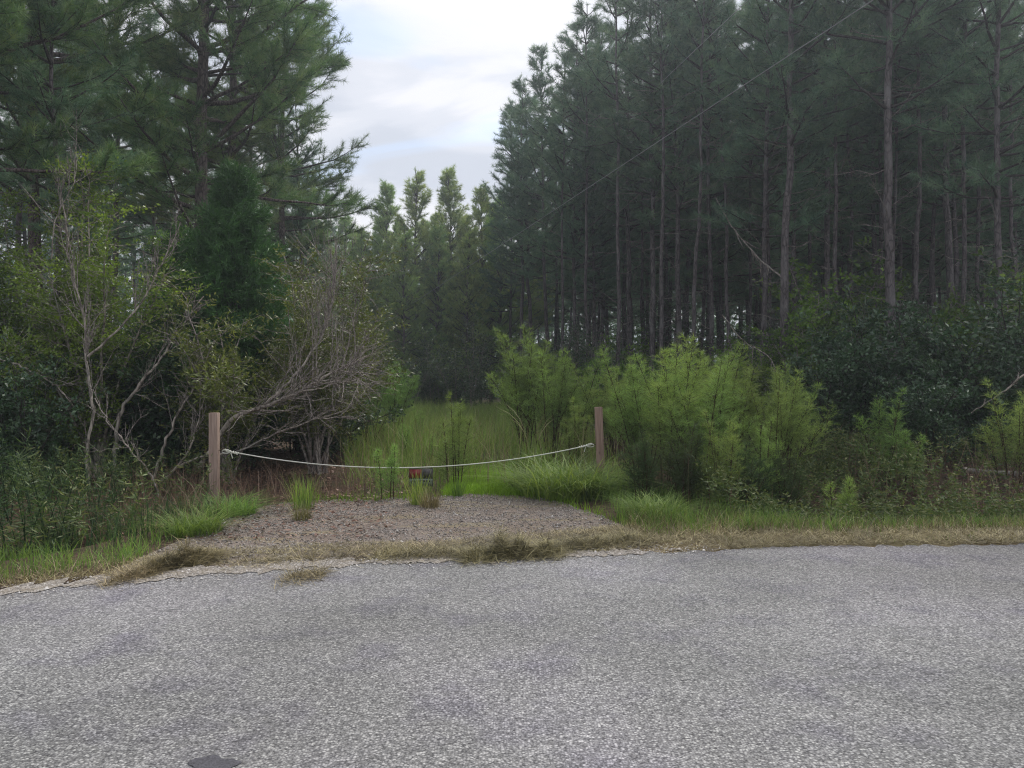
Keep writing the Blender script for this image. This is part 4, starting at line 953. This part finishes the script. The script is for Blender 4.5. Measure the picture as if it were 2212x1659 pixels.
for k, u, d, s, lb in ((0, 1462, 8.9, 1.0, 'tallest feathery green weed right of the right post'),
                       (1, 1400, 9.7, 1.0, 'feathery weed nearest behind the right post on its right'),
                       (1, 1520, 8.6, 1.0, 'bushy feathery weed in the middle of the right clump'),
                       (0, 1590, 9.6, 0.9, 'wide feathery weed at the right side of the big clump'),
                       (1, 1675, 9.3, 0.92, 'bluish feathery weed standing right of the big clump'),
                       (2, 1560, 7.9, 0.85, 'low dense feathery weed in front of the big clump'),
                       (0, 1135, 12.8, 1.2, 'tall feathery weed left of the right post behind the rope'),
                       (1, 1185, 12.0, 1.1, 'second feathery weed behind the seed heads by the right post'),
                       (1, 1240, 13.0, 1.12, 'feathery weed just left of the right post top'),
                       (1, 1325, 12.5, 0.95, 'feathery weed half hidden behind the right post'),
                       (2, 985, 9.4, 0.95, 'leaning yellowish feathery weed behind the hanging sign'),
                       (3, 850, 8.5, 0.8, 'small bright feathery weed left of the hanging sign'),
                       (1, 800, 14, 1.0, 'feathery weed at the left side of the overgrown track'),
                       (0, 850, 18, 1.0, 'dim feathery weed farther up the left side of the track'),
                       (2, 1915, 9.6, 0.95, 'fern like feathery weed in front of the dark right shrubs'),
                       (3, 1950, 9.4, 0.9, 'small fern like weed beside the taller fern like one'),
                       (2, 2185, 9.3, 1.05, 'feathery weed at the right frame edge by the log'),
                       (2, 1650, 8.4, 0.9, 'thin feathery weed between the clump and the bluish weed'),
                       (3, 1830, 8.0, 0.9, 'short weed among the leafy verge plants')):
    grow('feathery_weed', FEN[k], lb, 'weed', XU(u, d), d, RP.uniform(0, 6), s, GF)

for k in range(12):
    d = 10.8 + 16 * RP.beta(1, 1.8); x = RP.uniform(track_l(d) + 0.2, track_r(d) + 0.3)
    if -0.9 < x < 0.5 and d < 10.8: continue
    grow('feathery_weed', FEN[2 + k % 2], 'small feathery weed among the track grass ' + ('on the left ' if x < track_l(d) + 1.2 else 'in the middle ' if x < track_r(d) - 0.8 else 'on the right ') + ('near the rope' if d < 13 else 'halfway down' if d < 17 else 'far down'), 'weed', x, d, RP.uniform(0, 6), RP.uniform(0.55, 0.95), 'small feathery weeds in the track')
for k, u, d, s, lb in ((1, 1465, 9.6, 1.05, 'feathery weed hidden behind the tallest right one'), (0, 1350, 11.5, 0.9, 'feathery weed behind and right of the right post'), (1, 1560, 10.2, 1.05, 'feathery weed at the back of the big clump'), (1, 1720, 10.4, 0.9, 'feathery weed behind the bluish one')):
    grow('feathery_weed', FEN[k], lb, 'weed', XU(u, d), d, RP.uniform(0, 6), s, GF)
for k, (u, d, lb) in enumerate(((1395, 8.1, 'low dull weed at the left foot of the feathery clump'), (1480, 7.9, 'low dull weed at the middle foot of the feathery clump'), (1610, 8.0, 'low dull weed at the right foot of the feathery clump'), (1700, 8.3, 'low dull weed on the bank below the bluish weed'))):
    grow('leafy_weed', FDULL, lb, 'weed', XU(u, d), d, k * 1.7, 0.8 + 0.1 * (k % 2), 'low dull weeds')
# ------------------------------------------------------------------ grass tufts that stand apart
def tuft(seed, n, h, r, w, mat, curl=(0.2, 0.9), heads=0):
    R = np.random.RandomState(seed); mb = MB(); a = R.uniform(0, 6.28, n); a0 = R.uniform(0, 6.28, n); rr = r * np.sqrt(R.uniform(0, 1, n)) * 0.6
    hh = R.uniform(h * 0.4, h, n)
    mb.blades(np.stack([np.cos(a0) * rr, np.sin(a0) * rr, np.full(n, -0.02)], 1), np.where(R.uniform(0, 1, n) < 0.5, a0, a) + R.normal(0, 0.6, n), hh, R.uniform(w * 0.6, w, n), hh * R.uniform(0.0, 0.35, n), hh * R.uniform(*curl, n) * (r / h + 0.3), R, R.beta(2, 2, n), 5)
    parts = [('blades', mb.mesh('tuft_blades', mat))]
    if heads:
        hb = MB()
        for q in range(heads):
            az = R.uniform(0, 6.28); H = h * R.uniform(1.2, 1.6); t = np.linspace(0, 1, 9); cu = R.uniform(0.1, 0.45)
            p = np.stack([math.cos(az) * (0.1 * t + cu * t ** 4) * H, math.sin(az) * (0.1 * t + cu * t ** 4) * H, H * (t - 0.08 * t ** 5)], 1)
            hb.tube(p, np.array([.002, .002, .0018, .0015, .0015, .0025, .004, .004, .001]), 4, tone=0.8)
        parts.append(('seed_heads', hb.mesh('seed_heads', M_STRAW)))
    return parts
T_A = tuft(700, 620, 0.6, 0.6, 0.012, M_GRASS, (0.4, 1.3))
T_B = tuft(701, 130, 0.36, 0.12, 0.008, M_GRASS, (0.1, 0.4))
T_C = tuft(702, 200, 0.28, 0.16, 0.006, M_STRAW, (0.1, 0.6))
T_D = tuft(703, 200, 0.7, 0.3, 0.009, M_GRASS, (0.1, 0.6), heads=7)
GT = 'grass tufts'
for tf, u, v, s, lb in ((T_A, 1215, 1070, 1.25, 'large arching grass tuft left of the right post'), (T_A, 1275, 1066, 1.0, 'arching grass tuft at the foot of the right post'),
                        (T_A, 1160, 1058, 0.8, 'smaller arching tuft at the back edge of the gravel'),
                        (T_A, 500, 1108, 0.62, 'bushy green tuft at the foot of the left post'), (T_B, 655, 1098, 1.25, 'upright green tuft growing alone out of the gravel'),
                        (T_C, 652, 1122, 0.85, 'yellowish dry tuft around the lone upright one'), (T_B, 905, 1088, 1.25, 'dark grass tuft below the hanging sign'), (T_C, 930, 1095, 1.0, 'dry tuft right below the hanging sign'),
                        (T_D, 1150, 1040, 1.0, 'tall seeding grass with pale nodding heads by the right post'), (T_A, 420, 1150, 0.6, 'green tuft on the left verge beyond the hay clump'),
                        (T_A, 1420, 1118, 0.65, 'blue green grass tuft in front of the feathery clump'), (T_B, 990, 1070, 0.8, 'thin tuft beside the leaning feathery weed')):
    x, y = GX(u, v); grow('grass_tuft', tf, lb, 'grass tuft', x, y, RP.uniform(0, 6), s, GT)
# tall leafy stalks, left foreground
def stalk_plant(seed, h=0.95, n=5):
    R = np.random.RandomState(seed); st, fo = MB(), MB()
    for s in range(n):
        az = R.uniform(0, 6.28); hh = h * R.uniform(0.6, 1.05); t = np.linspace(0, 1, 7)
        p = np.stack([R.normal(0, 0.06) + math.cos(az) * 0.22 * t ** 2 * hh, R.normal(0, 0.06) + math.sin(az) * 0.22 * t ** 2 * hh, hh * t - 0.03], 1)
        st.tube(p, np.linspace(0.005, 0.0025, 7), 4, cap=False)
        m = 60; f = R.uniform(0.1, 1, m) * 6; i = np.minimum(f.astype(int), 5); o = p[i] + (p[i + 1] - p[i]) * (f - i)[:, None]
        a = R.uniform(0, 6.28, m); fo.leaves(o, rotz_dir(a, R.uniform(0.0, 0.9, m)), R.uniform(0.06, 0.13, m), R.uniform(0.006, 0.012, m), R, np.clip(R.normal(0.5, 0.2, m), 0, 1))
    return [('stems', st.mesh('stalks', M_BANK)), ('leaves', fo.mesh('stalk_leaves', M_BANK))]
SK = [stalk_plant(710), stalk_plant(711, 0.7, 6)]
for u, v, s, k, lb in ((95, 1150, 1.15, 0, 'tallest leafy stalks in the left foreground'), (40, 1165, 1.0, 1, 'leafy stalks at the left frame edge'), (145, 1140, 0.95, 1, 'leafy stalks right of the tallest ones'),
                       (70, 1120, 1.0, 0, 'leafy stalks behind the left foreground weeds'), (215, 1115, 0.8, 1, 'soft leafy stalks left of the broken branch'), (15, 1110, 1.1, 0, 'leafy stalks rising at the extreme left'), (255, 1090, 0.7, 0, 'small stalk plant near the broken branch')):
    x, y = GX(u, v); grow('leafy_stalks', SK[k], lb, 'weed', x, y, RP.uniform(0, 6), s, 'tall weeds on the left bank')

# ------------------------------------------------------------------ clumps of matted hay
def hay(label, u0, v0, u1, v1, hgt_c, seed, n):
    R = np.random.RandomState(seed); mb = MB(); a = np.array(GX(u0, v0)); b = np.array(GX(u1, v1))
    t = R.uniform(-0.06, 1.06, n); prof = np.sin(np.pi * np.clip(t, 0.02, 0.98)) ** 0.6 * (0.65 + 0.35 * np.sin(t * 23 + 2 * seed)) * (0.7 + 0.3 * np.sin(t * 11 + seed))
    off = R.normal(0, 0.10, n); x = a[0] + (b[0] - a[0]) * t; y = a[1] + (b[1] - a[1]) * t + off
    zc = hgt_c * 1.4 * np.abs(prof) * np.exp(-(off / 0.13) ** 2)
    z = 0.012 + R.uniform(0.1, 1, n) * zc
    straws(mb, x, y, z, R, L=(0.07, 0.2), w=(0.002, 0.0045), up=0.22, az=R.normal(0.15, 0.8, n) + np.pi * R.randint(0, 2, n), tone=np.clip(R.beta(1.3, 2.0, n) * 1.1, 0, 1))
    tag(link('hay_clump', mb.mesh('hay_clump', M_HAY)), label, 'hay clump', 'matted clumps of cut grass')
hay('dark matted hay clump at the left end of the apron', 325, 1236, 455, 1208, 0.14, 1, 5200)
hay('flat hay wisp trailing left of the dark left clump', 255, 1255, 340, 1240, 0.05, 2, 1400)
hay('largest dark matted hay clump at the middle of the road edge', 1010, 1208, 1200, 1198, 0.18, 3, 8000)
hay('pale hay ridge running right from the largest clump', 1180, 1192, 1390, 1168, 0.08, 4, 4500)
hay('thin hay wisp on the sandy road edge', 620, 1254, 700, 1246, 0.03, 5, 600)
hay('thin hay band left of the largest clump', 820, 1206, 1010, 1200, 0.05, 6, 2200)
hay('sparse hay strewn across the front of the gravel', 560, 1218, 1330, 1150, 0.03, 7, 4200)

# ------------------------------------------------------------------ posts, rope, sign
M_W1 = wood_mat('weathered post', (0.23, 0.165, 0.13), (0.36, 0.27, 0.22), 3.0)
M_W2 = wood_mat('reddish post', (0.16, 0.105, 0.08), (0.31, 0.22, 0.17), 8.0)
M_IRON = flat_mat('rusty iron', (0.10, 0.06, 0.045), 0.7, 0.6, 0.3)
M_ROPE = flat_mat('white rope', (0.62, 0.62, 0.54), 0.8, 0, 0.15, 200)
def post(label, u, d, top, mat, rz, tilt, bolt_z, side, length):
    t = thing('wooden_post', label, 'post', (XU(u, d), d, float(hgt(XU(u, d), d))), rz, 'posts holding the rope', 1.0, tilt)
    w = 0.047; c = 0.005; mb = MB()
    prof = [(-w + c, -w), (w - c, -w), (w, -w + c), (w, w - c), (w - c, w), (-w + c, w), (-w, w - c), (-w, -w + c)]
    g = float(hgt(XU(u, d), d)); zs = [-0.3, top - g - 0.004, top - g]; v = []
    for i, z in enumerate(zs):
        k = 1.0 if i < 2 else 0.93
        v += [(a * k, b * k, z) for a, b in prof]
    f = [[i * 8 + j, i * 8 + (j + 1) % 8, i * 8 + 8 + (j + 1) % 8, i * 8 + 8 + j] for i in range(2) for j in range(8)]
    mb.add(v, f); mb.add(v[16:], [[0, 1, 2, 3], [0, 3, 4, 7], [7, 4, 5, 6]])
    link('shaft', mb.mesh('post_shaft', mat), t)
    bo = MB(); z = bolt_z - g
    bo.tube([(-side * (w + 0.065), 0, z), (side * (w + 0.03), 0, z)], 0.0045, 6)
    th = np.linspace(0, 2 * np.pi, 11); bo.tube(np.stack([side * (w + 0.045) + 0.017 * np.cos(th), np.zeros(11), z + 0.017 * np.sin(th)], 1), 0.0035, 5)
    link('eye_bolt', bo.mesh('eye_bolt', M_IRON, True), t)
    return np.array([XU(u, d) + side * (w + 0.05), d, bolt_z])
pA = post('left upright square wooden post with the rope tied at mid height', 463, 8.43, 0.935, M_W1, 0.06, (0, 0), 0.525, 1, 0)
pB = post('right weathered wooden post leaning slightly left beside the feathery weeds', 1299, 9.2, 0.975, M_W2, -0.1, (0.0, -0.035), 0.53, -1, 0)
rope = thing('rope', 'sagging white rope strung between the two wooden posts', 'rope')
t = np.linspace(0, 1, 40)[:, None]; p = pA * (1 - t) + pB * t
mid = 0.293; sag = (0.525 + 0.53) / 2 - mid
p[:, 2] -= 4 * sag * (t * (1 - t))[:, 0] * (1 + 0.1 * (0.5 - t[:, 0]))
mb = MB(); mb.tube(p, 0.0062, 7); link('strand', mb.mesh('rope_strand', M_ROPE, True), rope)
def knot(c, dr, seed):
    R = np.random.RandomState(seed); mb = MB()
    s = np.linspace(0, 1, 60)
    x = c[0] + dr * (0.02 + 0.15 * s); ph = s * 34
    mb.tube(np.stack([x, c[1] + 0.011 * np.cos(ph), c[2] - 0.16 * s * 0.25 + 0.012 * np.sin(ph)], 1), 0.0055, 5)
    l = np.linspace(0, 2 * np.pi, 12); mb.tube(np.stack([c[0] + dr * (0.035 + 0.045 * np.cos(l)), np.full(12, c[1] - 0.01), c[2] - 0.014 + 0.02 * np.sin(l)], 1), 0.0055, 5)
    e = np.linspace(0, 1, 6); mb.tube(np.stack([c[0] + dr * (0.09 + 0.02 * e), np.full(6, c[1] - 0.018), c[2] - 0.03 - 0.06 * e ** 1.2], 1), 0.005, 5)
    link('knot', mb.mesh('rope_knot', M_ROPE, True), rope)
knot(pA, 1, 1); knot(pB, -1, 2)
# hanging sign
sc_ = p[np.argmin(np.abs(p[:, 0] - XU(917, 8.72)))]
sign = thing('hanging_sign', 'small dark sign with red panel and white strip hung from the rope', 'sign', (sc_[0], sc_[1], sc_[2] - 0.012), 0.03, None, (0.88, 1, 0.88))
def plate(x0, x1, z0, z1, y, mat, nm, par, th=0.002):
    mb = MB(); mb.box(((x0 + x1) / 2, y, (z0 + z1) / 2), (x1 - x0, th, z1 - z0)); return link(nm, mb.mesh(nm, mat), par)
m_blk = flat_mat('sign black', (0.012, 0.014, 0.014), 0.4); m_red = flat_mat('sign red', (0.2, 0.01, 0.014), 0.4, 0, 0.1); m_wht = flat_mat('sign white', (0.13, 0.15, 0.135), 0.5, 0, 0.4)
plate(-0.155, 0.155, -0.235, 0.0, 0, m_blk, 'board', sign)
plate(-0.150, 0.010, -0.125, -0.012, -0.003, m_red, 'red_panel', sign)
plate(0.03, 0.148, -0.125, -0.012, -0.003, flat_mat('sign grey', (0.06, 0.055, 0.05), 0.5, 0, 0.6, 25), 'faded_panel', sign)
ws = plate(-0.150, 0.150, -0.225, -0.135, -0.003, m_wht, 'white_strip', sign)
Rk = np.random.RandomState(9); mb = MB(); xx = -0.135
while xx < 0.13:
    w_ = Rk.uniform(0.012, 0.03); mb.box((xx + w_ / 2, -0.0052, -0.165 + Rk.normal(0, 0.002)), (w_, 0.001, Rk.uniform(0.018, 0.03))); xx += w_ + Rk.uniform(0.006, 0.014)
link('faded_marks', mb.mesh('faded_marks', m_blk), ws)
for sx in (-0.135, 0.135):
    mb = MB(); l = np.linspace(0, 2 * np.pi, 10); mb.tube(np.stack([np.full(10, sx), 0.012 * np.sin(l), 0.006 + 0.014 * np.cos(l)], 1), 0.0018, 4); link('hanging_loop', mb.mesh('hanging_loop', M_IRON), sign)

# ------------------------------------------------------------------ overhead wires
M_WIRE = flat_mat('weathered aluminium wire', (0.35, 0.36, 0.36), 0.5, 0.3, 0.1)
for (a, b, lb) in ((PX(1886, 0, 9.0), PX(892, 655, 33.0), 'lower pale overhead wire slanting down across the right pines'), (PX(1700, -80, 12.0), PX(1300, 300, 30.0), 'upper faint overhead wire above the brighter one')):
    t = np.linspace(-0.35, 1.0, 30)[:, None]; p = a * (1 - t) + b * t
    mb = MB(); mb.tube(p, 0.0065, 5); tag(link('overhead_wire', mb.mesh('overhead_wire', M_WIRE)), lb, 'wire', 'overhead wires')

# ------------------------------------------------------------------ added scattering volume in place of lens glare
hz = bpy.data.materials.new('glare veil'); hz.use_nodes = True
hz.node_tree.nodes.clear()
hv = hz.node_tree.nodes.new('ShaderNodeVolumePrincipled'); ho = hz.node_tree.nodes.new('ShaderNodeOutputMaterial')
hv.inputs['Color'].default_value = (0.80, 0.88, 0.98, 1); hv.inputs['Density'].default_value = 0.0025; hv.inputs['Anisotropy'].default_value = 0.6
hz.node_tree.links.new(hv.outputs[0], ho.inputs['Volume'])
mb = MB(); mb.box((0, 0, 10.0), (4600, 4600, 24.0))
veil_o = link('glare_haze', mb.mesh('glare_haze', hz)); veil_o['kind'] = 'stuff'  # unseen box added to veil the view as lens glare does
SC.cycles.volume_bounces = 0
